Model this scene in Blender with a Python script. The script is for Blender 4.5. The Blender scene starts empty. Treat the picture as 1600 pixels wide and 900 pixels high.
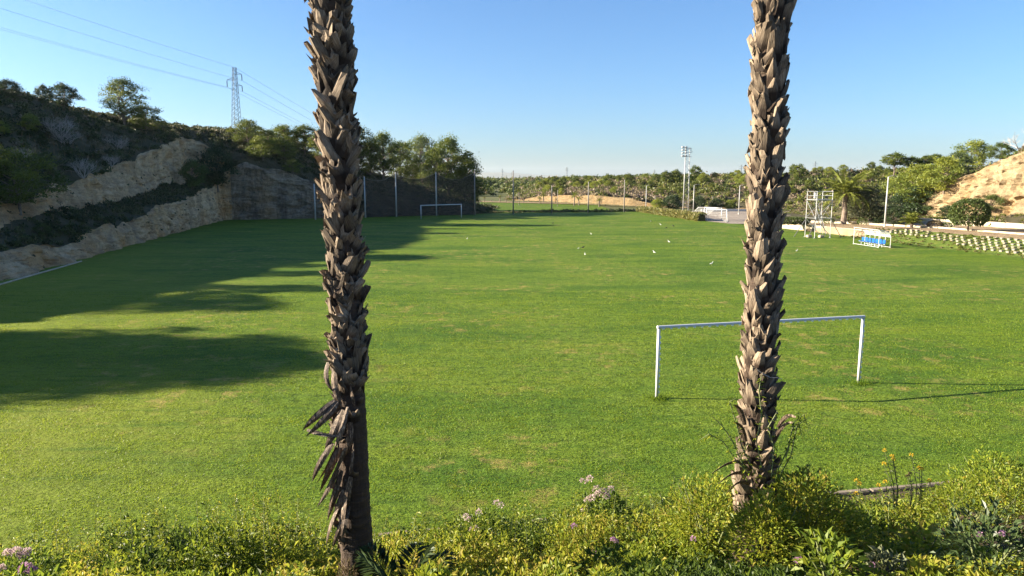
import bpy, math, random
import numpy as np
from mathutils import Vector, Matrix

# ---------------------------------------------------------------- camera, sky, sun, exposure
sc = bpy.context.scene
col = sc.collection
RAD = math.radians
F = 1109.0                       # focal length in pixels of the 1600 px wide photograph
HC = 7.2                         # eye height above the pitch
PITCH = math.atan(168 / F)
cam_d = bpy.data.cameras.new('camera')
cam = bpy.data.objects.new('camera', cam_d)
col.objects.link(cam)
cam_d.sensor_width = 36
cam_d.lens = 36 * F / 1600
cam_d.clip_start = 0.1
cam_d.clip_end = 30000
cam.location = (0, 0, HC)
cam.rotation_euler = (math.pi / 2 - PITCH, 0, 0)
sc.camera = cam

SUN_EL = RAD(18.5)
SUN_AZ = RAD(-87.0)              # compass angle from +Y, negative = to the left
world = bpy.data.worlds.new('World')
sc.world = world
world.use_nodes = True
wn = world.node_tree
sky = wn.nodes.new('ShaderNodeTexSky')
sky.sky_type = 'NISHITA'
sky.sun_disc = False
sky.sun_elevation = SUN_EL
sky.sun_rotation = SUN_AZ
sky.altitude = 0
sky.air_density = 1.0
sky.dust_density = 0.8
sky.ozone_density = 6.6
wn.links.new(sky.outputs[0], wn.nodes['Background'].inputs[0])
wn.nodes['Background'].inputs[1].default_value = 0.0525
sun_d = bpy.data.lights.new('sun', 'SUN')
sun = bpy.data.objects.new('sun', sun_d)
col.objects.link(sun)
sun_d.energy = 5.0
sun_d.angle = RAD(0.5)
sun_d.color = (1.0, 0.87, 0.68)
to_sun = Vector((math.sin(SUN_AZ) * math.cos(SUN_EL), math.cos(SUN_AZ) * math.cos(SUN_EL), math.sin(SUN_EL)))
sun.rotation_euler = (-to_sun).to_track_quat('-Z', 'Y').to_euler()
sun.location = to_sun * 100
sc.view_settings.view_transform = 'Standard'
sc.view_settings.look = 'None'
sc.view_settings.gamma = 1
sc.view_settings.use_curve_mapping = False
sc.view_settings.exposure = 2.15
try:
    sc.cycles.max_bounces = 6
    sc.cycles.transparent_max_bounces = 12
except Exception:
    pass

# ---------------------------------------------------------------- helpers
rng = np.random.default_rng(7)
random.seed(7)
CP, SP = math.cos(PITCH), math.sin(PITCH)

def ray(u, v):
    cx = (u - 800) / F
    cy = (450 - v) / F
    return np.array([cx, CP + cy * SP, cy * CP - SP])

def at(u, v, Y):                 # the point seen at pixel (u, v) that lies Y metres ahead
    d = ray(u, v)
    return Vector(d * (Y / d[1])) + Vector((0, 0, HC))

def gp(u, v, z=0.0):             # the point seen at pixel (u, v) at height z
    d = ray(u, v)
    return Vector(d * ((z - HC) / d[2])) + Vector((0, 0, HC))

def proj(P):
    P = np.atleast_2d(np.asarray(P, float))
    dz = P[:, 2] - HC
    dep = P[:, 1] * CP - dz * SP
    up = P[:, 1] * SP + dz * CP
    return 800 + F * P[:, 0] / dep, 450 - F * up / dep, dep

def _h(ix, iy, iz, s):
    n = (ix * 374761393 + iy * 668265263 + iz * 1440662683 + s * 974634541) & 0xffffffff
    n = ((n ^ (n >> 13)) * 1274126177) & 0xffffffff
    n = ((n ^ (n >> 15)) * 2246822519) & 0xffffffff
    return ((n ^ (n >> 16)) & 0xffffff) / float(0xffffff)

def vnoise(P, s=0):
    P = np.asarray(P, float)
    i = np.floor(P).astype(np.int64)
    f = P - i
    f = f * f * (3 - 2 * f)
    r = 0
    for a in (0, 1):
        for b in (0, 1):
            for c in (0, 1):
                w = (f[:, 0] if a else 1 - f[:, 0]) * (f[:, 1] if b else 1 - f[:, 1]) * (f[:, 2] if c else 1 - f[:, 2])
                r = r + w * _h(i[:, 0] + a, i[:, 1] + b, i[:, 2] + c, s)
    return r * 2 - 1

def fbm(P, oct=4, s=0):
    P = np.asarray(P, float)
    r = 0
    a = 1.0
    t = 0
    for o in range(oct):
        r = r + a * vnoise(P * (2.03 ** o) + 17.3 * o, s + o)
        t += a
        a *= 0.5
    return r / t

def mesh_np(name, V, FQ, val=None, smooth=False, mats=None, mat_idx=None):
    """fast mesh from numpy arrays; FQ is an (m,k) array or a list of such arrays"""
    V = np.asarray(V, np.float32)
    FL = FQ if isinstance(FQ, list) else [FQ]
    FL = [np.asarray(f, np.int32) for f in FL if len(f)]
    me = bpy.data.meshes.new(name)
    me.vertices.add(len(V))
    me.vertices.foreach_set('co', V.ravel())
    nl = sum(f.size for f in FL)
    nf = sum(len(f) for f in FL)
    me.loops.add(nl)
    me.loops.foreach_set('vertex_index', np.concatenate([f.ravel() for f in FL]))
    tot = np.concatenate([np.full(len(f), f.shape[1], np.int32) for f in FL])
    st = np.concatenate([[0], np.cumsum(tot)[:-1]]).astype(np.int32)
    me.polygons.add(nf)
    me.polygons.foreach_set('loop_start', st)
    try:
        me.polygons.foreach_set('loop_total', tot)
    except Exception:
        pass
    me.polygons.foreach_set('use_smooth', np.full(nf, bool(smooth)))
    if mat_idx is not None:
        me.polygons.foreach_set('material_index', np.asarray(mat_idx, np.int32))
    for m in (mats or []):
        me.materials.append(m)
    if val is not None:
        a = me.attributes.new('v', 'FLOAT', 'FACE')
        a.data.foreach_set('value', np.asarray(val, np.float32))
    me.update()
    me.validate()
    return me

class MB:
    """collects tubes, boxes and beams and links them as ONE mesh object"""
    def __init__(s):
        s.V = []
        s.F = []
    def add(s, V, Fc):
        o = len(s.V)
        s.V += [tuple(p) for p in V]
        s.F += [tuple(i + o for i in f) for f in Fc]
    def tube(s, pts, rad, n=8, cap=True):
        pts = [Vector(p) for p in pts]
        if not hasattr(rad, '__len__'):
            rad = [rad] * len(pts)
        V = []
        Fc = []
        ref = Vector((0.31, 0.17, 0.93))
        for i, p in enumerate(pts):
            t = (pts[min(i + 1, len(pts) - 1)] - pts[max(i - 1, 0)]).normalized()
            if abs(t.dot(ref)) > 0.97:
                ref = Vector((1, 0.1, 0))
            a = (ref - t * ref.dot(t)).normalized()
            ref = a
            b = t.cross(a)
            for k in range(n):
                an = 2 * math.pi * (k + .5) / n
                V.append(p + (a * math.cos(an) + b * math.sin(an)) * rad[i])
        for i in range(len(pts) - 1):
            for k in range(n):
                Fc.append((i * n + k, i * n + (k + 1) % n, (i + 1) * n + (k + 1) % n, (i + 1) * n + k))
        if cap:
            Fc.append(tuple(range(n))[::-1])
            Fc.append(tuple((len(pts) - 1) * n + k for k in range(n)))
        s.add(V, Fc)
        return s
    def box(s, c, d, rz=0, bev=0.0):
        x, y, z = d[0] / 2, d[1] / 2, d[2] / 2
        ca, sa = math.cos(rz), math.sin(rz)
        if bev:
            b = bev
            P = []
            for zz, i in ((-z, b), (-z + b, 0), (z - b, 0), (z, b)):
                X, Y = x - i, y - i
                P += [(-X + b, -Y, zz), (X - b, -Y, zz), (X, -Y + b, zz), (X, Y - b, zz), (X - b, Y, zz), (-X + b, Y, zz), (-X, Y - b, zz), (-X, -Y + b, zz)]
            Fc = [tuple(range(8))[::-1], tuple(range(24, 32))]
            for r in range(3):
                for k in range(8):
                    Fc.append((r * 8 + k, r * 8 + (k + 1) % 8, r * 8 + 8 + (k + 1) % 8, r * 8 + 8 + k))
        else:
            P = [(-x, -y, -z), (x, -y, -z), (x, y, -z), (-x, y, -z), (-x, -y, z), (x, -y, z), (x, y, z), (-x, y, z)]
            Fc = [(3, 2, 1, 0), (4, 5, 6, 7), (0, 1, 5, 4), (1, 2, 6, 5), (2, 3, 7, 6), (3, 0, 4, 7)]
        s.add([(c[0] + p[0] * ca - p[1] * sa, c[1] + p[0] * sa + p[1] * ca, c[2] + p[2]) for p in P], Fc)
        return s
    def build(s, name, mat, parent=None, smooth=False):
        me = bpy.data.meshes.new(name)
        me.from_pydata(s.V, [], s.F)
        me.materials.append(mat)
        if smooth:
            for p in me.polygons:
                p.use_smooth = len(p.vertices) == 4
        return link(name, me, parent)

def link(name, me, parent=None, loc=None, rz=0):
    o = bpy.data.objects.new(name, me)
    col.objects.link(o)
    if parent is not None:
        o.parent = parent
    if loc is not None:
        o.location = loc
    if rz:
        o.rotation_euler = (0, 0, rz)
    return o

def tag(o, label=None, cat=None, group=None, kind=None):
    if label:
        o['label'] = label
    if cat:
        o['category'] = cat
    if group:
        o['group'] = group
    if kind:
        o['kind'] = kind
    return o

def thing(name, label, cat, loc=(0, 0, 0), rz=0, group=None):
    return tag(link(name, None, None, loc, rz), label, cat, group)

def unit(n, r=rng):
    a = r.normal(size=(n, 3))
    return a / np.linalg.norm(a, axis=1)[:, None]

def cards(C, size, aspect=0.5, axis=None, jit=1.0, r=rng):
    """one small rhombic leaf face per centre"""
    n = len(C)
    a = unit(n, r)
    if axis is not None:
        a = axis + jit * a
        a /= np.linalg.norm(a, axis=1)[:, None]
    b = np.cross(a, unit(n, r))
    b /= np.linalg.norm(b, axis=1)[:, None] + 1e-9
    s = np.broadcast_to(np.asarray(size, float), (n,))[:, None]
    V = np.stack([C - a * s, C + b * s * aspect - a * s * .1, C + a * s, C - b * s * aspect - a * s * .1], 1).reshape(-1, 3)
    return V, np.arange(4 * n).reshape(n, 4)

def leaves(C, D, L, W, fold=0.25, r=rng):
    """folded leaves: base at C, growing along D, length L, width W; two triangles each"""
    n = len(C)
    L = np.broadcast_to(np.asarray(L, float), (n,))[:, None]
    W = np.broadcast_to(np.asarray(W, float), (n,))[:, None]
    D = D / (np.linalg.norm(D, axis=1)[:, None] + 1e-9)
    S = np.cross(D, np.array([0, 0, 1.0]) + .5 * unit(n, r))
    S /= np.linalg.norm(S, axis=1)[:, None] + 1e-9
    N = np.cross(S, D)
    mid = C + D * L * .45
    V = np.stack([C, mid + S * W * .5 + N * W * fold, C + D * L - N * L * .12, mid - S * W * .5 + N * W * fold], 1).reshape(-1, 3)
    b = np.arange(n)[:, None] * 4
    return V, np.concatenate([b + [0, 1, 2], b + [0, 2, 3]], 1).reshape(-1, 3)

# ---------------------------------------------------------------- materials
def newmat(name):
    m = bpy.data.materials.new(name)
    m.use_nodes = True
    nt = m.node_tree
    return m, nt, nt.nodes['Principled BSDF']

def N(nt, t, **kw):
    n = nt.nodes.new(t)
    for k, v in kw.items():
        setattr(n, k, v)
    return n

def noise(nt, scale, detail=4, rough=.55, vec=None, stretch=None, coord='Object'):
    n = N(nt, 'ShaderNodeTexNoise')
    n.inputs['Scale'].default_value = scale
    n.inputs['Detail'].default_value = detail
    n.inputs['Roughness'].default_value = rough
    if vec is None:
        tc = N(nt, 'ShaderNodeTexCoord')
        vec = tc.outputs[coord]
    if stretch:
        mp = N(nt, 'ShaderNodeMapping')
        mp.inputs['Scale'].default_value = stretch
        nt.links.new(vec, mp.inputs[0])
        vec = mp.outputs[0]
    nt.links.new(vec, n.inputs['Vector'])
    return n.outputs[0]

def ramp(nt, fac, stops):
    r = N(nt, 'ShaderNodeValToRGB')
    e = r.color_ramp.elements
    while len(e) > 1:
        e.remove(e[-1])
    e[0].position = stops[0][0]
    e[0].color = (*stops[0][1], 1)
    for p, c in stops[1:]:
        k = e.new(p)
        k.color = (*c, 1)
    nt.links.new(fac, r.inputs[0])
    return r.outputs[0]

def mix(nt, fac, a, b, mode='MIX'):
    m = N(nt, 'ShaderNodeMix', data_type='RGBA', blend_type=mode)
    for sock, val in ((0, fac), (6, a), (7, b)):
        if hasattr(val, 'links'):
            nt.links.new(val, m.inputs[sock])
        elif sock == 0:
            m.inputs[0].default_value = val
        else:
            m.inputs[sock].default_value = (*val, 1)
    return m.outputs[2]

def math_n(nt, op, a, b=None):
    m = N(nt, 'ShaderNodeMath', operation=op)
    for i, val in enumerate((a, b)):
        if val is None:
            continue
        if hasattr(val, 'links'):
            nt.links.new(val, m.inputs[i])
        else:
            m.inputs[i].default_value = val
    return m.outputs[0]

def bump(nt, bsdf, h, strength=.5, dist=.05):
    b = N(nt, 'ShaderNodeBump')
    b.inputs['Strength'].default_value = strength
    b.inputs['Distance'].default_value = dist
    nt.links.new(h, b.inputs['Height'])
    nt.links.new(b.outputs[0], bsdf.inputs['Normal'])

def plain(name, c, rough=.5, metal=0, var=.12, scale=3.0, bmp=0):
    m, nt, b = newmat(name)
    nz = noise(nt, scale, 5)
    nt.links.new(ramp(nt, nz, [(.3, tuple(x * (1 - var) for x in c)), (.7, tuple(min(1, x * (1 + var)) for x in c))]), b.inputs['Base Color'])
    b.inputs['Roughness'].default_value = rough
    b.inputs['Metallic'].default_value = metal
    if bmp:
        bump(nt, b, noise(nt, scale * 6, 5), bmp, .02)
    return m

def foliage(name, stops, trans=.3, rough=.5, objvar=.25):
    m, nt, b = newmat(name)
    at_ = N(nt, 'ShaderNodeAttribute', attribute_name='v')
    oi = N(nt, 'ShaderNodeObjectInfo')
    c = ramp(nt, at_.outputs['Fac'], stops)
    if objvar:
        k = math_n(nt, 'ADD', math_n(nt, 'MULTIPLY', oi.outputs['Random'], objvar), 1 - objvar / 2)
        hs = N(nt, 'ShaderNodeHueSaturation')
        nt.links.new(c, hs.inputs['Color'])
        nt.links.new(k, hs.inputs['Value'])
        c = hs.outputs[0]
    nt.links.new(c, b.inputs['Base Color'])
    b.inputs['Roughness'].default_value = rough
    b.inputs['Specular IOR Level'].default_value = .25
    tr = N(nt, 'ShaderNodeBsdfTranslucent')
    hs2 = N(nt, 'ShaderNodeHueSaturation')
    hs2.inputs['Value'].default_value = 1.35
    hs2.inputs['Hue'].default_value = .488
    nt.links.new(c, hs2.inputs['Color'])
    nt.links.new(hs2.outputs[0], tr.inputs[0])
    ms = N(nt, 'ShaderNodeMixShader')
    ms.inputs[0].default_value = trans
    nt.links.new(b.outputs[0], ms.inputs[1])
    nt.links.new(tr.outputs[0], ms.inputs[2])
    nt.links.new(ms.outputs[0], nt.nodes['Material Output'].inputs[0])
    return m

M = {}
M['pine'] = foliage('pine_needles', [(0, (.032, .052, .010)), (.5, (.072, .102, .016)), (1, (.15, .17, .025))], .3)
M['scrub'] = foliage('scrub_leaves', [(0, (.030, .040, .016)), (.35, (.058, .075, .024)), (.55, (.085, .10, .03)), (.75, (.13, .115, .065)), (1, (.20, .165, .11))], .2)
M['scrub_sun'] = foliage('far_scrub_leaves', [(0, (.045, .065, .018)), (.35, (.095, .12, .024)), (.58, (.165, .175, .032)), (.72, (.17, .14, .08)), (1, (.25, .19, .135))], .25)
M['yellowgreen'] = foliage('yellow_green_leaves', [(0, (.07, .10, .02)), (.5, (.15, .19, .03)), (1, (.27, .28, .04))], .35)
M['cover'] = foliage('bank_leaves', [(0, (.040, .070, .012)), (.3, (.095, .145, .018)), (.6, (.175, .225, .020)), (.9, (.275, .295, .030)), (1, (.31, .27, .05))], .45, .48)
M['darkleaf'] = foliage('dark_leaves', [(0, (.020, .035, .014)), (1, (.055, .085, .028))], .2, .4)
M['olive'] = foliage('olive_leaves', [(0, (.06, .075, .035)), (1, (.15, .165, .085))], .25)
M['hedge'] = foliage('clipped_leaves', [(0, (.04, .065, .018)), (1, (.10, .13, .03))], .2)
M['dryhedge'] = foliage('dry_hedge_leaves', [(0, (.07, .085, .025)), (.6, (.16, .16, .045)), (1, (.26, .20, .08))], .25)
M['palmleaf'] = foliage('palm_fronds', [(0, (.09, .12, .02)), (1, (.24, .26, .05))], .3, .35)
M['drystraw'] = foliage('dry_straw', [(0, (.10, .075, .035)), (1, (.26, .20, .10))], .2, .8)
M['petal_pink'] = foliage('pale_pink_petals', [(0, (.42, .31, .30)), (1, (.60, .50, .46))], .35, .6, 0)
M['petal_mauve'] = foliage('mauve_petals', [(0, (.34, .17, .30)), (1, (.52, .33, .44))], .35, .6, 0)
M['petal_yellow'] = foliage('yellow_petals', [(0, (.45, .30, .02)), (1, (.62, .50, .05))], .35, .6, 0)
M['wood'] = plain('weathered_wood', (.20, .16, .115), .85, 0, .3, 2.5, .4)
M['pinebark'] = plain('pine_bark', (.17, .13, .10), .9, 0, .35, 4, .5)
M['twig'] = plain('grey_twigs', (.34, .30, .26), .9, 0, .2, 2)
M['whitepaint'] = plain('white_paint', (.56, .57, .57), .4, 0, .04, 3)
M['galv'] = plain('galvanised_steel', (.36, .37, .37), .45, .5, .1, 6)
M['lightpole'] = plain('pale_grey_steel', (.45, .45, .43), .5, .1, .06, 4)
M['darksteel'] = plain('dark_steel', (.10, .10, .10), .6, .2, .2, 4)
M['rust'] = plain('weathered_pole', (.22, .20, .175), .7, .1, .25, 3)
M['concrete'] = plain('pale_concrete', (.42, .355, .25), .85, 0, .14, .9, .25)
M['whiteconc'] = plain('white_concrete', (.29, .255, .19), .85, 0, .3, 1.4, .2)
M['blue'] = plain('blue_plastic', (.012, .10, .42), .35, 0, .05, 2)
M['wire'] = plain('aluminium_cable', (.35, .36, .38), .5, .3, .05, 1)
M['insul'] = plain('insulator_glass', (.10, .12, .13), .3, 0, .05, 1)
M['egret'] = plain('white_feathers', (.60, .60, .57), .7, 0, .04, 8)
M['blackbird'] = plain('black_feathers', (.03, .03, .032), .6, 0, .1, 8)
M['beak'] = plain('beak_and_legs', (.25, .18, .05), .6, 0, .1, 8)
M['stem'] = plain('green_stems', (.12, .14, .05), .7, 0, .2, 5)
M['solar'] = plain('lamp_housing', (.42, .43, .44), .4, .3, .1, 3)

def mat_boot():
    m, nt, b = newmat('palm_boot_fibre')
    oi = N(nt, 'ShaderNodeObjectInfo')
    s = noise(nt, 34, 5, .65, None, (3.2, 3.2, .22))
    big = noise(nt, 9, 3)
    c = ramp(nt, s, [(.24, (.060, .040, .026)), (.44, (.215, .165, .115)), (.6, (.36, .295, .215)), (.8, (.50, .43, .33))])
    c2 = mix(nt, math_n(nt, 'MULTIPLY', big, .55), c, (.13, .085, .055))
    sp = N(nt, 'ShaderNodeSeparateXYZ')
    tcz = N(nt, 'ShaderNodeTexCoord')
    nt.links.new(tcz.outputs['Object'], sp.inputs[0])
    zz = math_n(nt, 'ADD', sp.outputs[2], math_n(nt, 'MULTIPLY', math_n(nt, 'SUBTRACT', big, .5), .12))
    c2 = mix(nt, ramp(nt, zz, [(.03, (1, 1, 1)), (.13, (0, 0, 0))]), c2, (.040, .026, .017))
    hs = N(nt, 'ShaderNodeHueSaturation')
    nt.links.new(c2, hs.inputs['Color'])
    nt.links.new(math_n(nt, 'ADD', math_n(nt, 'MULTIPLY', oi.outputs['Random'], .8), .34), hs.inputs['Value'])
    nt.links.new(hs.outputs[0], b.inputs['Base Color'])
    b.inputs['Roughness'].default_value = .8
    b.inputs['Specular IOR Level'].default_value = .2
    bump(nt, b, s, .8, .012)
    return m
M['boot'] = mat_boot()

def mat_core():
    m, nt, b = newmat('palm_trunk_fibre')
    ring = noise(nt, 5, 5, .6, None, (1, 1, 7))
    ver = noise(nt, 26, 4, .6, None, (1.5, 1.5, .25))
    c = ramp(nt, ring, [(.3, (.022, .014, .009)), (.55, (.050, .031, .019)), (.75, (.085, .055, .035))])
    c = mix(nt, math_n(nt, 'MULTIPLY', ver, .6), c, (.070, .045, .028))
    nt.links.new(c, b.inputs['Base Color'])
    b.inputs['Roughness'].default_value = .9
    h = math_n(nt, 'ADD', ring, ver)
    bump(nt, b, h, .9, .03)
    return m
M['core'] = mat_core()

def mat_turf():
    m, nt, b = newmat('mown_turf')
    big = noise(nt, .05, 4, .6)
    mid = noise(nt, .42, 6, .68, None, (.7, 1.3, 1))
    fine = noise(nt, 11, 5, .7)
    clump = noise(nt, 2.6, 6, .72, None, (.8, 1.2, 1))
    c = ramp(nt, mid, [(.30, (.092, .158, .010)), (.5, (.127, .200, .013)), (.72, (.175, .235, .018))])
    c = mix(nt, ramp(nt, big, [(.35, (0, 0, 0)), (.65, (.7, .7, .7))]), c, (.14, .205, .030))
    st = noise(nt, .16, 6, .7, None, (.6, 1.6, 1))
    c = mix(nt, ramp(nt, st, [(.38, (.9, .9, .9)), (.52, (0, 0, 0))]), c, (.060, .128, .012))
    c = mix(nt, ramp(nt, st, [(.54, (0, 0, 0)), (.70, (.8, .8, .8))]), c, (.195, .232, .022))
    c = mix(nt, ramp(nt, clump, [(.36, (.85, .85, .85)), (.50, (0, 0, 0))]), c, (.040, .072, .007))
    c = mix(nt, ramp(nt, fine, [(.36, (.9, .9, .9)), (.52, (0, 0, 0))]), c, (.026, .048, .004))
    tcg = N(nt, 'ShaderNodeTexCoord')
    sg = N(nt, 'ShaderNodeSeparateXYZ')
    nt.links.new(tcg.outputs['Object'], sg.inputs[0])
    dry = math_n(nt, 'ADD', math_n(nt, 'MULTIPLY', sg.outputs[0], -.022), math_n(nt, 'ADD', math_n(nt, 'MULTIPLY', sg.outputs[1], -.012), math_n(nt, 'MULTIPLY', big, .9)))  # dry: sunward glow of backlit grass, painted into the colour towards near left
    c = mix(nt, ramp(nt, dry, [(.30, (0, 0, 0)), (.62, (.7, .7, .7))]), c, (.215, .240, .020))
    streak = noise(nt, 1.1, 6, .7, None, (.3, 2.0, 1))
    c = mix(nt, ramp(nt, streak, [(.36, (.7, .7, .7)), (.47, (0, 0, 0))]), c, (.050, .105, .008))
    # worn straw patches with a shape of their own
    p1 = noise(nt, .9, 6, .75)
    p2 = noise(nt, .10, 3, .5)
    pt = math_n(nt, 'MULTIPLY', ramp(nt, p1, [(.53, (0, 0, 0)), (.66, (1, 1, 1))]), ramp(nt, p2, [(.46, (0, 0, 0)), (.58, (1, 1, 1))]))
    c = mix(nt, math_n(nt, 'MULTIPLY', pt, .7), c, (.34, .24, .085))
    nt.links.new(c, b.inputs['Base Color'])
    b.inputs['Roughness'].default_value = .8
    b.inputs['Specular IOR Level'].default_value = .1
    h = math_n(nt, 'ADD', math_n(nt, 'MULTIPLY', fine, .35), math_n(nt, 'MULTIPLY', clump, 1.0))
    bump(nt, b, h, 1.0, .16)
    return m
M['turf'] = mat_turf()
M['blade'] = foliage('turf_blades', [(0, (.075, .140, .010)), (.6, (.14, .215, .015)), (1, (.22, .265, .025))], .45, .5, 0)

def mat_soil(name, a, bcol, c3, scale=.5):
    m, nt, b = newmat(name)
    n1 = noise(nt, scale, 6, .65)
    n2 = noise(nt, scale * 9, 6, .7)
    c = ramp(nt, n1, [(.3, a), (.55, bcol), (.75, c3)])
    c = mix(nt, math_n(nt, 'MULTIPLY', n2, .5), c, a)
    nt.links.new(c, b.inputs['Base Color'])
    b.inputs['Roughness'].default_value = .95
    b.inputs['Specular IOR Level'].default_value = .1
    bump(nt, b, math_n(nt, 'ADD', n1, n2), .8, .15)
    return m
M['hillsoil'] = mat_soil('dry_hillside_earth', (.050, .048, .026), (.085, .075, .042), (.15, .125, .08), .6)
M['banksoil'] = mat_soil('bank_earth', (.055, .042, .026), (.11, .085, .05), (.19, .15, .095), 1.3)
M['plain'] = mat_soil('dry_plain', (.07, .085, .03), (.12, .12, .05), (.2, .17, .1), .05)
M['dirt'] = mat_soil('pale_dirt', (.22, .155, .09), (.31, .235, .145), (.38, .30, .20), .6)
M['plaza'] = mat_soil('pale_tarmac', (.24, .20, .16), (.29, .25, .205), (.33, .29, .24), .3)
M['weedbank'] = mat_soil('weedy_grass_bank', (.060, .10, .018), (.11, .15, .025), (.19, .19, .045), 1.1)

def mat_rock(name, dark, base, light, stain, orange, sstr, stsc=.4):
    m, nt, b = newmat(name)
    strata = noise(nt, .9, 7, .75, None, (.45, .45, 2.2))
    fine = noise(nt, 3.2, 8, .8)
    stv = noise(nt, stsc, 6, .75, None, (1.4, 1.4, .2))
    org = noise(nt, .16, 4, .6)
    c = ramp(nt, strata, [(.28, dark), (.5, base), (.72, light)])
    c = mix(nt, ramp(nt, org, [(.50, (0, 0, 0)), (.68, (.7, .7, .7))]), c, orange)
    c = mix(nt, math_n(nt, 'MULTIPLY', ramp(nt, stv, [(.42, (0, 0, 0)), (.62, (1, 1, 1))]), sstr), c, stain)
    holes = noise(nt, 1.7, 6, .8, None, (1, 1, .7))
    c = mix(nt, ramp(nt, fine, [(.30, (.85, .85, .85)), (.46, (0, 0, 0))]), c, dark)
    c = mix(nt, ramp(nt, holes, [(.30, (.9, .9, .9)), (.40, (0, 0, 0))]), c, tuple(x * .5 for x in dark))
    nt.links.new(c, b.inputs['Base Color'])
    b.inputs['Roughness'].default_value = .95
    b.inputs['Specular IOR Level'].default_value = .1
    bump(nt, b, math_n(nt, 'ADD', math_n(nt, 'MULTIPLY', strata, 1.5), fine), 1.0, .25)
    return m
M['rock'] = mat_rock('quarry_limestone', (.20, .125, .065), (.66, .45, .25), (.82, .62, .38), (.24, .175, .115), (.62, .33, .12), .6)
M['rockwall'] = mat_rock('stained_quarry_wall', (.14, .11, .075), (.30, .23, .155), (.60, .50, .38), (.085, .072, .060), (.42, .27, .14), .8, .2)
M['rocksun'] = mat_rock('yellow_limestone', (.115, .075, .040), (.28, .21, .12), (.42, .335, .215), (.36, .28, .175), (.32, .205, .09), .45)
M['rockfar'] = mat_rock('far_yellow_cutting', (.10, .07, .04), (.20, .145, .08), (.30, .225, .13), (.12, .095, .055), (.22, .14, .06), .6)
def mat_mount():
    return plain('far_mountain_scrub', (.10, .11, .08), .95, 0, .3, .002)
M['mount'] = mat_mount()
# ---------------------------------------------------------------- terrain
TERR = []                         # (vertices, grid shape) of every terrain mesh, for planting

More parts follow.
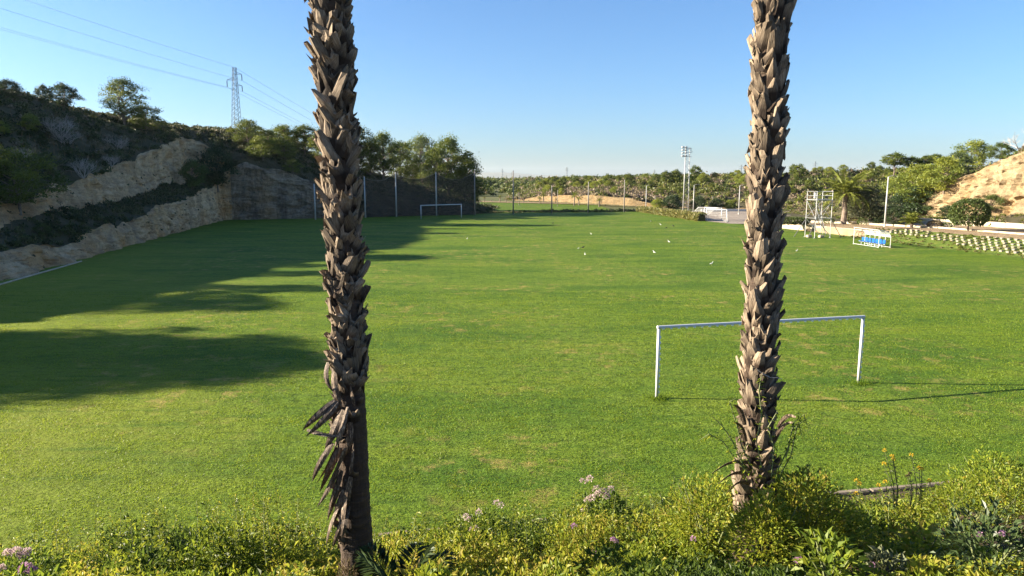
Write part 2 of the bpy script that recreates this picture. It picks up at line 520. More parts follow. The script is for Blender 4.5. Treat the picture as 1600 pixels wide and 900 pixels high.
def rails(name, cols, segs, ds, amp, mats, mat_of, label_kind='structure', seed=0, cliff=(), wob=None):
    """a strip of terrain: cols = cross sections (base x, y, outward normal, [(offset, height)...])"""
    B = np.array([[c[0], c[1]] for c in cols], float)
    Nn = np.array([[c[2], c[3]] for c in cols], float)
    Pr = np.array([c[4] for c in cols], float)            # (k, m, 2)
    d = np.concatenate([[0], np.cumsum(np.maximum(np.linalg.norm(np.diff(B, axis=0), axis=1), .8))])
    # let a turning corner count for its outer sweep as well
    sweep = np.linalg.norm(np.diff(Nn, axis=0), axis=1) * 8
    d = np.concatenate([[0], np.cumsum(np.diff(d) + sweep)])
    ns = int(d[-1] / ds) + 1
    s = np.linspace(0, d[-1], ns)
    bx, by = np.interp(s, d, B[:, 0]), np.interp(s, d, B[:, 1])
    nx, ny = np.interp(s, d, Nn[:, 0]), np.interp(s, d, Nn[:, 1])
    nl = np.hypot(nx, ny)
    nx, ny = nx / nl, ny / nl
    rows_e, rows_z, band = [], [], []
    m = Pr.shape[1]
    EJ = [np.interp(s, d, Pr[:, j, 0]) for j in range(m)]
    ZJ = [np.interp(s, d, Pr[:, j, 1]) for j in range(m)]
    for j, (we, wz) in (wob or {}).items():
        n1 = fbm(np.stack([s * .16, s * 0 + j * 7.7, s * 0], 1), 4, seed + 60)
        n2 = fbm(np.stack([s * .20, s * 0 + j * 5.1, s * 0 + 9], 1), 4, seed + 70)
        fade = np.clip(ZJ[j] / 3, 0, 1)
        EJ[j] = EJ[j] + we * n1 * fade
        ZJ[j] = ZJ[j] + wz * n2 * fade
    for j in range(m - 1):
        for t in np.linspace(0, 1, segs[j], endpoint=False):
            e0, e1, z0, z1 = EJ[j], EJ[j + 1], ZJ[j], ZJ[j + 1]
            rows_e.append(e0 + (e1 - e0) * t)
            rows_z.append(z0 + (z1 - z0) * t)
            band.append(j)
    rows_e.append(np.interp(s, d, Pr[:, -1, 0]))
    rows_z.append(np.interp(s, d, Pr[:, -1, 1]))
    band.append(m - 2)
    E, Z = np.array(rows_e), np.array(rows_z)             # (rows, ns)
    P = np.stack([bx + nx * E, by + ny * E, Z], -1)
    nr = len(E)
    Pf = P.reshape(-1, 3)
    for j in range(m - 1):
        idx = [i for i in range(nr) if band[i] == j]
        if amp[j] == 0 or not idx:
            continue
        q = P[idx].reshape(-1, 3)
        if j in cliff:
            k = fbm(q * np.array([.35, .35, .55]), 5, seed) + .6 * np.abs(fbm(q * np.array([.9, .9, .22]), 4, seed + 9)) + .35 * fbm(q * 2.1, 3, seed + 5)
            blk = np.floor(4 * fbm(q * np.array([.42, .42, .95]), 3, seed + 14)) / 4 + .6 * np.floor(4 * fbm(q * np.array([1.1, 1.1, 1.9]), 3, seed + 24)) / 4
            k = ((.7 * k + .9 * blk) * amp[j]).reshape(len(idx), -1)
            P[idx, :, 0] += nx * k
            P[idx, :, 1] += ny * k
            P[idx, :, 2] += (.35 * amp[j] * fbm(q * .5, 3, seed + 3)).reshape(len(idx), -1) * (np.array([1 if i > 0 else 0 for i in idx])[:, None])
        else:
            k = fbm(q * np.array([.16, .16, .16]), 5, seed + 1) + .3 * fbm(q * .9, 3, seed + 2)
            P[idx, :, 2] += (k * amp[j]).reshape(len(idx), -1)
    V = P.reshape(-1, 3)
    i, j = np.meshgrid(np.arange(nr - 1), np.arange(ns - 1), indexing='ij')
    a = (i * ns + j).ravel()
    Fq = np.stack([a, a + ns, a + ns + 1, a + 1], 1)
    bi = np.array(band)[i.ravel()]
    sj = j.ravel() / max(1, ns - 2)
    midx = mat_of(bi, V[a])
    me = mesh_np(name, V, Fq, None, False, mats, midx)
    me.polygons.foreach_set('use_smooth', np.isin(bi, [b for b in range(m - 1) if b not in cliff]))
    o = link(name, me)
    tag(o, kind=label_kind)
    g = dict(P=P, band=np.array(band), ns=ns, nr=nr)
    TERR.append(g)
    return o, g

def sample(g, bands, n, r=rng, dens=None):
    """n random points on the given bands of a terrain strip, even in area"""
    P = g['P']
    rows = [i for i in range(g['nr'] - 1) if g['band'][i] in bands]
    A = []
    for i in rows:
        w = np.linalg.norm(P[i + 1] - P[i], axis=1)[:-1] * np.linalg.norm(np.diff(P[i], axis=0), axis=1)
        A.append(w)
    A = np.array(A)
    if dens is not None:
        A = A * np.array([dens(P[i][:-1]) for i in rows])
    p = A.ravel() / A.sum()
    k = r.choice(len(p), n, p=p)
    ri, ci = np.array(rows)[k // A.shape[1]], k % A.shape[1]
    a, b = r.random((n, 1)), r.random((n, 1))
    return (P[ri, ci] * (1 - a) + P[ri + 1, ci] * a) * (1 - b) + (P[ri, ci + 1] * (1 - a) + P[ri + 1, ci + 1] * a) * b

def hit(u, v, tol=5):
    for k in range(0, 140, 3):
        p = hit1(u, v + k, tol)
        if p is not None:
            return p
    return at(u, v, 170)

def hit1(u, v, tol):
    """nearest terrain point seen at pixel (u, v)"""
    best = None
    for g in TERR:
        V = g['P'].reshape(-1, 3)
        V = V[V[:, 1] > 5]
        pu, pv, dep = proj(V)
        k = np.hypot(pu - u, pv - v)
        ok = np.where(k < tol)[0]
        if len(ok):
            i = ok[np.argmin(dep[ok])]
            if best is None or dep[i] < best[0]:
                best = (dep[i], V[i])
    return None if best is None else Vector(best[1])

AX = np.array([-.199, .980])      # pitch axis
PX = np.array([.980, .199])       # to the right across the pitch
def Lb(Y):                        # left edge of the pitch
    s = (Y - 51) / .98
    return (-37 - .199 * s, Y)
def Rb(s):
    return (47.7 - .19 * s, 65.8 + .98 * s)

# ground sheet to the horizon, pitch and far field
def sheet(name, pts, z, mat):
    o = link(name, mesh_np(name, [(x, y, z) for x, y in pts], [np.arange(len(pts))[None, :]], None, False, [mat]))
    return tag(o, kind='structure')
sheet('ground', [(-16000, -600), (16000, -600), (16000, 14800), (-16000, 14800)], -.25, M['plain'])
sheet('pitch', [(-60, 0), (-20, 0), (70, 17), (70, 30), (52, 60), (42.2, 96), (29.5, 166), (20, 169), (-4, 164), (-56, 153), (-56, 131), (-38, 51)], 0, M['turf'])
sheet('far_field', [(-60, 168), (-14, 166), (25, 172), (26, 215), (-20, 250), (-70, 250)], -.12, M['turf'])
sheet('dirt_track', [(-60, 252), (-20, 252), (30, 217), (45, 190), (48, 194), (34, 224), (-18, 262), (-60, 262)], -.09, M['dirt'])
sheet('court', [(36.6, 120), (60, 112), (75, 118), (66, 172), (46, 172), (34.6, 128)], .022, M['plaza'])

nL = (-.98, -.199)
nB = (-.25, .968)
LC = []
def lcol(Y, pr, n=nL):
    x, y = Lb(Y)
    LC.append((x, y, n[0], n[1], pr))
lcol(-8, [(0, 0), (1, .3), (4, .6), (5, .8), (15, 2), (25, 3.2), (45, 4), (90, 4)])
lcol(20, [(0, 0), (1, .6), (4, 1), (5, 1.6), (15, 4.5), (25, 6.5), (45, 7), (90, 6)])
lcol(30, [(0, 0), (1.2, 1), (4, 1.4), (5, 2.2), (14, 6), (25, 9.0), (45, 9), (90, 7)])
lcol(37.2, [(0, 0), (1.5, 1), (4, 1.4), (5, 2.2), (14, 5), (25, 6.8), (45, 7), (90, 6)])
lcol(42.5, [(0, 0), (1.5, 1.2), (4, 1.6), (5, 2.6), (14, 7.6), (25, 11.8), (45, 12.5), (90, 9)])
lcol(51, [(0, 0), (1.5, 1.6), (4, 2.2), (5.5, 3.6), (14, 9), (25, 13), (45, 14), (90, 11)])
lcol(66, [(0, 0), (1.0, 1.6), (5, 3.5), (6, 4.8), (15, 10.5), (25, 15), (45, 16.5), (90, 14)])
lcol(75, [(0, 0), (.8, 2.4), (5, 4.2), (6, 6.1), (15, 12), (25, 17), (45, 18.5), (90, 16)])
lcol(93, [(0, 0), (.8, 3.8), (5, 4.8), (6.2, 8.0), (15, 14), (25, 19.5), (45, 21), (90, 18)])
lcol(111, [(0, 0), (.8, 5.0), (5, 5.9), (6.2, 11.4), (16, 16.3), (26, 20.5), (45, 22), (90, 19)])
lcol(122, [(0, 0), (.8, 5.8), (5, 6.8), (6.2, 13.8), (16, 17.4), (27, 20.5), (45, 22), (90, 19)])
lcol(130, [(0, 0), (.9, 6.4), (4.5, 7.6), (6.0, 14.6), (16, 18), (28, 20), (45, 21), (90, 19)])
LC.append((-53.0, 131.2, -.8, .6, [(0, 0), (.6, 6.8), (3.0, 8.5), (4.2, 13.6), (14, 17), (30, 19), (48, 19.5), (90, 17)]))
LC.append((-52.0, 131.7, *nB, [(0, 0), (.5, 9.6), (.9, 10.2), (2.0, 11.2), (12, 15.5), (28, 18), (48, 18), (90, 16)]))
LC.append((-49.0, 132.6, *nB, [(0, 0), (.5, 10.9), (.9, 11.2), (2.5, 11.8), (12, 14.8), (28, 17), (48, 17), (90, 15)]))
LC.append((-45.0, 134.0, *nB, [(0, 0), (.5, 9.2), (.9, 9.5), (3, 10), (12, 13.5), (28, 15.5), (48, 16), (90, 14)]))
LC.append((-37.0, 137.0, *nB, [(0, 0), (.5, 6.4), (.9, 6.6), (4, 7.2), (12, 10), (28, 12.5), (48, 13), (90, 11)]))
LC.append((-27.0, 143.0, *nB, [(0, 0), (1.5, 3.0), (2.5, 3.5), (5, 4.6), (12, 7), (28, 9), (48, 9), (90, 7)]))
LC.append((-14.0, 150.0, *nB, [(0, 0), (1.5, 1.4), (2.5, 1.7), (5, 2.4), (12, 3.8), (28, 5), (48, 4.5), (90, 2)]))
LC.append((-7.0, 155.0, -.1, .99, [(0, -.1), (1.5, .1), (2.5, .2), (5, .4), (12, .8), (28, 1), (48, .6), (90, -.2)]))
LC.append((-4.0, 156.0, 0, 1, [(0, -.3), (1.5, -.3), (2.5, -.3), (5, -.3), (12, -.3), (28, -.3), (48, -.3), (90, -.4)]))

def left_mat(b, P):
    r = np.where(np.isin(b, (0, 2)), 0, 2)
    r = np.where((b == 2) & (P[:, 1] < 60), 2, r)
    r = np.where((b == 0) & (P[:, 1] > 131.3) & (P[:, 0] > -52), 1, r)
    r = np.where((b > 0) & (P[:, 1] > 131.5) & (P[:, 0] > -53.2), 2, r)
    r = np.where((P[:, 0] > -31) & (P[:, 1] > 139), 2, r)
    return r
hillL, gL = rails('left_hillside', LC, [34, 12, 30, 26, 20, 8, 6], .3, [.7, .4, .7, .7, .7, .6, .4], [M['rock'], M['rockwall'], M['hillsoil']], left_mat, seed=3, cliff=(0, 2), wob={0: (0, 0), 1: (.9, 1.3), 2: (1.2, 1.0), 3: (1.6, 1.6), 4: (2, 1.0)})

# right side: terrace, plaza, cliff and hill
nR = (.98, .19)
RC = []
def rcol(s, pr):
    x, y = Rb(s)
    RC.append((x, y, nR[0], nR[1], pr))
rcol(-45, [(0, 0), (1, .1), (1.3, .2), (5.4, 1.25), (10.5, 1.35), (18, 1.4), (26, 3.4), (28.5, 12.5), (36, 15), (55, 17), (110, 17)])
rcol(10, [(0, 0), (1, .1), (1.3, .2), (5.4, 1.25), (10.5, 1.35), (18, 1.4), (26, 3.2), (28.5, 12.0), (36, 14.5), (55, 16), (110, 16)])
rcol(22, [(0, 0), (1, .1), (1.4, .2), (5.4, 1.2), (10.5, 1.3), (18, 1.35), (26.5, 2.8), (29, 13.0), (36, 14.6), (55, 15.5), (110, 15)])
rcol(27, [(0, 0), (1.8, .0), (1.9, .85), (5.4, 1.0), (10.5, 1.15), (18, 1.2), (27, 2.5), (29.5, 11.9), (36, 13.4), (55, 14.5), (110, 14)])
rcol(35, [(0, 0), (1.8, .0), (1.9, .9), (5.4, .95), (10.5, 1.0), (18, 1.1), (27.5, 2.0), (29.8, 9.4), (36, 11.0), (55, 12), (110, 13)])
rcol(43, [(0, 0), (1.8, .0), (1.9, .75), (5.4, .8), (10.5, .85), (18, .9), (28, 1.4), (29.5, 6.0), (36, 8.4), (55, 10.2), (110, 12)])
rcol(49, [(0, 0), (1.8, .0), (1.9, .5), (5.4, .5), (10.5, .5), (18, .6), (29, 1.2), (30, 2), (40, 4.5), (60, 8), (110, 12)])
rcol(54, [(0, -.1), (1.8, -.1), (1.9, -.1), (5.4, -.1), (10.5, -.1), (18, -.05), (29, .3), (30, .5), (42, 3.5), (64, 7), (110, 11)])
rcol(85, [(0, -.1), (1.8, -.1), (1.9, -.1), (5.4, -.1), (10.5, -.1), (20, -.1), (31, .2), (32, .4), (46, 3), (70, 6.5), (110, 10)])
rcol(104, [(0, -.1), (1.8, -.1), (1.9, -.1), (5.4, -.1), (10.5, -.1), (20, -.1), (31, .1), (32, .2), (46, 1), (70, 3), (110, 6)])
def right_mat(b, P):
    s = (P[:, 1] - 65.8) / .98
    r = np.where(b <= 2, 0, 3)
    r = np.where(b == 1, np.where(s > 24, 1, 0), r)
    r = np.where(b == 2, np.where(s > 24, 1, 0), r)
    r = np.where((b == 3) & (s > 26), 1, r)
    r = np.where((b == 4) & (s > 30), 4, r)
    r = np.where((b == 5), 3, r)
    r = np.where((b == 6) & (P[:, 2] > .8), 2, r)
    r = np.where(b == 7, 5, r)
    r = np.where(b >= 8, 5, r)
    r = np.where((b == 3) & (s <= 26), 1, r)
    r = np.where((b == 4) & (s <= 30), 1, r)
    return r
hillR, gR = rails('right_hillside', RC, [3, 2, 8, 6, 6, 8, 26, 12, 14, 10], .4, [.02, .02, .05, .06, .03, .25, 1.15, .7, .7, .6], [M['weedbank'], M['dirt'], M['rocksun'], M['hillsoil'], M['plaza'], M['hillsoil']], right_mat, seed=21, cliff=(6,), wob={6: (1.0, .6), 7: (1.6, 1.0)})

# far hill on the right and the wooded plain behind, as strips between a foot line and a ridge line
def farhill(name, lst, segs, ds, amp, mats, mat_of, seed, cliff=()):
    cols = []
    for (u, yb, zb, hc, ymid, zmid, yr, vr) in lst:
        rr = at(u, vr, yr)
        k = (u - 800) / F
        bx = k * yb
        dx, dy = rr.x - bx, yr - yb
        L = math.hypot(dx, dy)
        em = (ymid - yb) / (yr - yb) * L
        cols.append((bx, yb, dx / L, dy / L, [(0, zb), (.6, zb + hc), (em, zmid), (L, rr.z), (L * 1.6, rr.z - 2), (L * 2.4, rr.z - 6)]))
    return rails(name, cols, segs, ds, amp, mats, mat_of, seed=seed, cliff=cliff)
hillF, gF = farhill('far_hillside', [
    (1560, 178, -.1, .3, 215, 5, 262, 260),
    (1420, 176, -.1, .3, 210, 5, 258, 264),
    (1330, 176, -.1, .3, 208, 4.5, 250, 269),
    (1250, 178, -.1, .3, 206, 5, 246, 270),
    (1180, 182, -.1, .3, 212, 4.6, 255, 274),
    (1100, 188, -.1, .4, 222, 4.6, 275, 275),
    (1040, 194, -.1, .2, 235, 4.6, 290, 277),
    (985, 202, -.1, 2.2, 250, 4.6, 310, 280),
    (930, 216, -.1, 2.9, 268, 4.2, 335, 282),
    (880, 232, -.1, 2.7, 290, 3.4, 365, 284),
    (845, 250, -.1, 2.0, 310, 2.2, 400, 288),
    (815, 262, -.2, .6, 330, .8, 420, 295),
    (795, 272, -.3, .0, 340, -.2, 430, 303)], [8, 16, 16, 6, 4], 1.4, [.5, .6, .6, .6, .4],
    [M['rockfar'], M['hillsoil']], lambda b, P: np.where((b == 0) & (P[:, 2] > -.1), 0, 1), 31, (0,))
hillP, gP = farhill('wooded_plain', [
    (560, 330, -.3, .1, 480, 2.5, 720, 281),
    (700, 330, -.3, .1, 480, 2.5, 720, 281),
    (800, 335, -.3, .1, 490, 2.2, 730, 283),
    (900, 400, -.3, .1, 520, 3.0, 740, 280),
    (1050, 420, -.3, .1, 560, 4.0, 760, 276),
    (1250, 420, -.3, .1, 560, 4.0, 760, 276)], [2, 12, 14, 3, 2], 5, [0, .8, .8, .5, .5],
    [M['plain'], M['plain']], lambda b, P: b * 0, 41)
# far mountains
mv = []
mu = np.linspace(-400, 2000, 90)
for k, u in enumerate(mu):
    n_ = float(fbm([[u * .008, 3.3, 0]], 4, 5)[0])
    vtop = 272 + 5 * n_ + 5 * min(1, max(0, (u - 780) / 120))
    p = at(u, vtop, 14000)
    mv += [(p.x, 13000, -30), (p.x, 13500, p.z * .45), (p.x, 14000, p.z), (p.x, 14600, -30)]
mf = [(k * 4 + j, k * 4 + 4 + j, k * 4 + 5 + j, k * 4 + 1 + j) for k in range(len(mu) - 1) for j in range(3)]
tag(link('mountains', mesh_np('mountains', mv, np.array(mf), None, True, [M['mount']])), kind='structure')

# near bank below the viewer, falling to the kerb of the pitch
KA = RAD(11)
KN = (-math.sin(KA), math.cos(KA))
def kd(x, y):
    return 13.66 - (KN[0] * x + KN[1] * y)
def bank_z(x, y):
    d = np.asarray(kd(x, y))
    return np.interp(d, [-1, 0, .15, 9.5, 12, 13, 40], [-.05, .02, .08, 3.86, 5.45, 5.55, 5.6])
gx, gy = np.meshgrid(np.arange(-30, 40.1, .35), np.arange(-14, 24, .35))
gz = bank_z(gx, gy)
pn = np.stack([gx.ravel(), gy.ravel(), gx.ravel() * 0], 1)
dd = kd(gx, gy)
gz = gz + (.16 * fbm(pn * .8, 4, 51)).reshape(gx.shape) * np.clip(dd / 2, 0, 1)
ok = dd > -.6
nyy, nxx = gx.shape
i, j = np.meshgrid(np.arange(nyy - 1), np.arange(nxx - 1), indexing='ij')
a = (i * nxx + j).ravel()
Fq = np.stack([a, a + 1, a + nxx + 1, a + nxx], 1)
Fq = Fq[ok.ravel()[Fq].all(1)]
tag(link('bank', mesh_np('bank', np.stack([gx, gy, gz], -1).reshape(-1, 3), Fq, None, True, [M['banksoil']])), kind='structure')
# ---------------------------------------------------------------- vegetation
def bush_cloud(C, rad, flat, ncard, size, vbase, vj=.12, r=rng, shell=.55, aspect=.5):
    """many small leaf faces round each centre C; returns verts, faces, colour values"""
    n = len(C)
    k = np.repeat(np.arange(n), ncard)
    m = len(k)
    d = unit(m, r)
    d[:, 2] = np.abs(d[:, 2]) * 1.1 - .12
    rr = rad[k] * (shell + (1 - shell) * r.random(m)) * (.8 + .45 * r.random(m))
    # lumps: push the shell in and out
    q = C[k] * 1.7 + d * 1.9
    lump = .78 + .42 * vnoise(q, 77)
    P = C[k] + d * (rr * lump)[:, None] * np.array([1, 1, 1.0])
    P[:, 2] = C[k][:, 2] + (P[:, 2] - C[k][:, 2]) * flat[k]
    V, Fq = cards(P, size * (.6 + .8 * r.random(m)), aspect, d, 1.1, r)
    return V, Fq, np.clip(vbase[k] + vj * r.normal(size=m), 0, 1)

def join(parts):
    Vs, Fs, vs, o = [], [], [], 0
    for V, Fq, v in parts:
        Vs.append(V)
        Fs.append(Fq + o)
        vs.append(v)
        o += len(V)
    return np.concatenate(Vs), np.concatenate(Fs), np.concatenate(vs)

# --- scrub on the left hillside
def classes(n, probs, vals, r=rng):
    return np.array(vals)[r.choice(len(vals), n, p=probs)]
def facing(P):                    # keep planting to what stands in or near the view
    u, v, d = proj(P)
    return ((u > -250) & (u < 1850)) * 1.0
C = sample(gL, (3, 4), 2300, rng, lambda P: facing(P) * (P[:, 1] > 40))
rad = .45 + .75 * rng.random(len(C)) ** 1.6
vb = classes(len(C), [.3, .36, .18, .1, .06], [.08, .28, .5, .72, .92])
s1 = bush_cloud(C, rad, np.full(len(C), .85), np.maximum(30, (rad * 120).astype(int)), .17, vb)
C = sample(gL, (1,), 520, rng, lambda P: facing(P) * (P[:, 1] > 45) * (vnoise(P * .14, 44) > -.55))
rad = .3 + .65 * rng.random(len(C)) ** 1.5
s2 = bush_cloud(C, rad, np.full(len(C), .8), np.maximum(30, (rad * 110).astype(int)), .13, classes(len(C), [.4, .4, .2], [.08, .25, .45]))
C = sample(gL, (5,), 380, rng, lambda P: facing(P) * (P[:, 1] > 40))
rad = .6 + 1.0 * rng.random(len(C))
s3 = bush_cloud(C, rad, np.full(len(C), .8), 90, .2, classes(len(C), [.5, .5], [.15, .4]))
# overhanging fringe on the cliff edges
C = sample(gL, (0, 2), 120, rng, lambda P: facing(P) * (P[:, 1] > 45))
rad = .15 + .4 * rng.random(len(C)) ** 2
s4 = bush_cloud(C, rad, np.full(len(C), .9), 26, .1, classes(len(C), [.5, .5], [.1, .7]))
V, Fq, v = join([s1, s2, s3, s4])
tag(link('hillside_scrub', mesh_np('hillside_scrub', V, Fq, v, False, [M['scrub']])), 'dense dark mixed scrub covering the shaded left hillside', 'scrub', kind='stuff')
# dry grass stems on the hill
C = sample(gL, (1, 3, 4), 3500, rng, lambda P: facing(P) * (P[:, 1] > 40))
V, Fq = cards(C + [0, 0, .25], .32 + .25 * rng.random(len(C)), .07, np.tile([0, 0, 1.0], (len(C), 1)), .35)
tag(link('dry_grass', mesh_np('dry_grass', V, Fq, rng.random(len(C)), False, [M['drystraw']])), 'dry straw-coloured grass stems among the scrub of the left hillside', 'grass', kind='stuff')

# --- scrub on the right hill
C = sample(gR, (7, 8), 1500, rng, facing)
rad = .4 + .8 * rng.random(len(C)) ** 1.4
r1 = bush_cloud(C, rad, np.full(len(C), .85), np.maximum(30, (rad * 95).astype(int)), .18, classes(len(C), [.2, .3, .25, .25], [.2, .4, .6, .8]))
C = sample(gR, (9,), 500, rng, facing)
rad = .6 + 1.2 * rng.random(len(C))
r2 = bush_cloud(C, rad, np.full(len(C), .8), 90, .24, classes(len(C), [.3, .3, .2, .2], [.15, .35, .55, .85]))
C = sample(gR, (5,), 330, rng, lambda P: facing(P) * (P[:, 1] > 70) * (P[:, 0] > 60))
rad = .3 + .5 * rng.random(len(C))
r3 = bush_cloud(C, rad, np.full(len(C), .8), 50, .14, classes(len(C), [.3, .4, .3], [.35, .6, .8]))
C = sample(gR, (0, 1, 2), 420, rng, lambda P: facing(P) * (P[:, 1] > 58) * (P[:, 1] < 92))
rad = .12 + .25 * rng.random(len(C)) ** 2
r4 = bush_cloud(C, rad, np.full(len(C), .7), 34, .09, classes(len(C), [.5, .5], [.4, .58]))
V, Fq, v = join([r1, r2, r3, r4])
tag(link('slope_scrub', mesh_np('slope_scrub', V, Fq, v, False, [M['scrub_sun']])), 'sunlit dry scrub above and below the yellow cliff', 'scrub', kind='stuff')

# --- scrub on the far hill and the wooded plain
C = sample(gF, (1, 2), 3000, rng, facing)
rad = .9 + 1.5 * rng.random(len(C)) ** 1.5
grey = fbm(np.stack([C[:, 0] * .035, C[:, 1] * .02, C[:, 2] * 0], 1), 3, 66)
vb = np.where(grey + .25 * rng.normal(size=len(C)) > .10, classes(len(C), [.4, .6], [.74, .9]), classes(len(C), [.25, .4, .35], [.12, .38, .58]))
f1 = bush_cloud(C, rad, np.full(len(C), .9), 62, .36, vb)
C = sample(gF, (3,), 260, rng, facing)
f2 = bush_cloud(C, np.full(len(C), 1.6), np.full(len(C), .9), 50, .4, classes(len(C), [.5, .5], [.15, .4]))
V, Fq, v = join([f1, f2])
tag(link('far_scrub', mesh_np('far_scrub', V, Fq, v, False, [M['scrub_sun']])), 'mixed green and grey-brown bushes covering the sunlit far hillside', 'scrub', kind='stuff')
C = sample(gP, (1, 2), 2600, rng, lambda P: facing(P) * (1 - .97 * ((np.abs(P[:, 1] - 520) < 28) & (np.abs(P[:, 0] + 12) < 16))))
C2 = sample(gP, (3,), 250, rng, facing)
C = np.concatenate([C, C2])
rad = 1.6 + 2.0 * rng.random(len(C))
C[:, 2] += rad * .5
f3 = bush_cloud(C, rad, np.full(len(C), .95), 46, .75, classes(len(C), [.4, .35, .15, .1], [.05, .2, .42, .75]))
V, Fq, v = f3
tag(link('distant_wood', mesh_np('distant_wood', V, Fq, v, False, [M['scrub_sun']])), 'distant dark pine wood below the hazy mountains', 'wood', kind='stuff')

# --- pines
def pine_meshes(name, seed, h, w, base, ncl, ncard, size, mat, flat=.62, lean=0.0):
    r = np.random.default_rng(seed)
    mb = MB()
    top = Vector((lean * h, .05 * h * r.normal(), h * .88))
    pts = [Vector((0, 0, -.6)), Vector((lean * h * .2, 0, h * .2)), Vector((lean * h * .5 + .04 * h * r.normal(), .03 * h * r.normal(), h * .5)), top]
    mb.tube(pts, [h * .026, h * .021, h * .015, h * .005], 7)
    Cs, Rs = [], []
    for k in range(ncl):
        t = base + (1 - base) * (k + .5) / ncl
        prof = math.sin(math.pi * min(1, max(.08, (t - base) / (1 - base) * .86 + .12))) ** .7
        an = k * 2.4 + r.normal() * .4
        rr = w * .5 * prof * (.35 + .65 * r.random())
        c = Vector((math.cos(an) * rr + lean * h * t, math.sin(an) * rr, h * (t * .93)))
        Cs.append(c)
        Rs.append(w * (.17 + .12 * r.random()))
        tz = max(.12, t - .16 - .1 * r.random())
        st = pts[0].lerp(pts[3], tz)
        st = Vector((lean * h * tz, 0, h * tz * .92))
        mid = st.lerp(c, .55) + Vector((0, 0, -.02 * h))
        mb.tube([st, mid, c], [h * .010, h * .007, h * .003], 4)
    Cs = np.array([list(c) for c in Cs])
    V, Fq, v = bush_cloud(Cs, np.array(Rs), np.full(ncl, flat), ncard, size, .25 + .6 * r.random(ncl), .13, r, .35, .35)
    tm = bpy.data.meshes.new(name + '_trunk')
    tm.from_pydata(mb.V, [], mb.F)
    tm.materials.append(M['pinebark'])
    return tm, mesh_np(name + '_crown', V, Fq, v, False, [mat])

PROTO = {
    'tall': pine_meshes('pine', 1, 10, 8.0, .22, 40, 260, .17, M['pine'], .8),
    'round': pine_meshes('pine', 2, 8, 8.0, .16, 38, 260, .16, M['pine'], .85),
    'open': pine_meshes('pine', 3, 10, 8.6, .26, 40, 290, .15, M['pine'], .78, .03),
    'low': pine_meshes('pine', 4, 5, 6.0, .10, 28, 260, .13, M['pine'], .85),
    'umbrella': pine_meshes('pine', 5, 8, 7.5, .55, 26, 150, .24, M['pine'], .7),
    'far': pine_meshes('pine', 6, 7, 7.0, .12, 22, 110, .30, M['pine'], .85),
    'yellow': pine_meshes('shrub', 7, 6, 7.0, .06, 36, 260, .15, M['yellowgreen'], .85),
    'yellow_low': pine_meshes('shrub', 8, 4, 5.5, .05, 26, 260, .13, M['yellowgreen'], .85),
    'dark': pine_meshes('shrub', 9, 5, 6.0, .05, 30, 260, .15, M['darkleaf'], .9),
    'oliveb': pine_meshes('olive', 10, 5.6, 7.6, .22, 34, 330, .12, M['olive'], .8),
    'green': pine_meshes('shrub', 12, 4, 4.6, .06, 24, 240, .13, M['hedge'], .9),
}
HEI = dict(tall=10, round=8, open=10, low=5, umbrella=8, far=7, yellow=6, yellow_low=4, dark=5, oliveb=5.6, green=4)

def plant(kind, p, h, label, name='pine_tree', cat='tree', group=None, rz=None, sx=1.0, trunk=True):
    s = h / HEI[kind]
    rz = random.uniform(0, 6.28) if rz is None else rz
    t = thing(name, label, cat, p, rz, group)
    t.scale = (s * sx, s * sx, s)
    if trunk:
        link('trunk', PROTO[kind][0], t)
    link('crown', PROTO[kind][1], t)
    return t

def px_h(p, vbase, vtop):         # height in metres of something that spans vbase..vtop at the depth of p
    return (vbase - vtop) / F * math.hypot(p[1], 0) * 1.0

def plant_px(kind, u, vb, vt, label, Y=None, **kw):
    p = hit(u, vb) if Y is None else at(u, vb, Y)
    t = at(u, vt, p.y)
    return plant(kind, p, max(1.0, t.z - p.z), label, **kw)

# crest pine on the left and the pines behind the back wall and the netting
plant_px('open', 197, 196, 122, 'lone tall pine with airy crown on the left hill crest', rz=.4)
plant_px('low', 232, 203, 166, 'low bushy pine close to the right of the lone crest pine', sx=1.1)
crest = [
    ('low', 388, 222, 188, 'small sunlit pine at the foot of the lattice pylon'),
    ('round', 421, 228, 203, 'round sunlit pine right of the lattice pylon'),
    ('low', 447, 226, 196, 'low dark pine between the pylon and the left palm trunk'),
    ('round', 480, 238, 196, 'tall-standing pine just left of the left palm trunk'),
    ('low', 415, 248, 214, 'bright yellow-green pine above the stained quarry wall'),
    ('low', 462, 270, 250, 'small bright bush-like pine above the right end of quarry wall'),
    ('low', 448, 248, 220, 'middle-sized pine in the shade above the stained quarry wall'),
    ('tall', 520, 262, 196, 'pine half hidden behind the left palm trunk'),
    ('tall', 560, 270, 196, 'pine showing just right of the left palm trunk'),
    ('tall', 600, 278, 207, 'broad dark pine above the left bay of the netting'),
    ('round', 628, 282, 222, 'dark round pine above the first netting post'),
    ('tall', 662, 288, 212, 'tall pine with sunlit top above the middle netting bay'),
    ('round', 646, 286, 258, 'low dark pine filling the dip between the taller pines'),
    ('tall', 704, 298, 214, 'tall sunlit pine near the right end of the pine row'),
    ('round', 684, 292, 232, 'dark pine squeezed behind the second netting post'),
    ('round', 730, 310, 243, 'rightmost dark pine of the row, beside the last netting post'),
    ('low', 738, 316, 276, 'low bushy pine under the rightmost pine of the row'),
    ('round', 580, 274, 222, 'dark pine low behind the right edge of the left palm trunk'),
]
for kd_, u, vb_, vt_, lab in crest:
    plant_px(kd_, u, vb_, vt_, lab, group='pines along the quarry rim', sx=1.15 if u < 570 else .92)
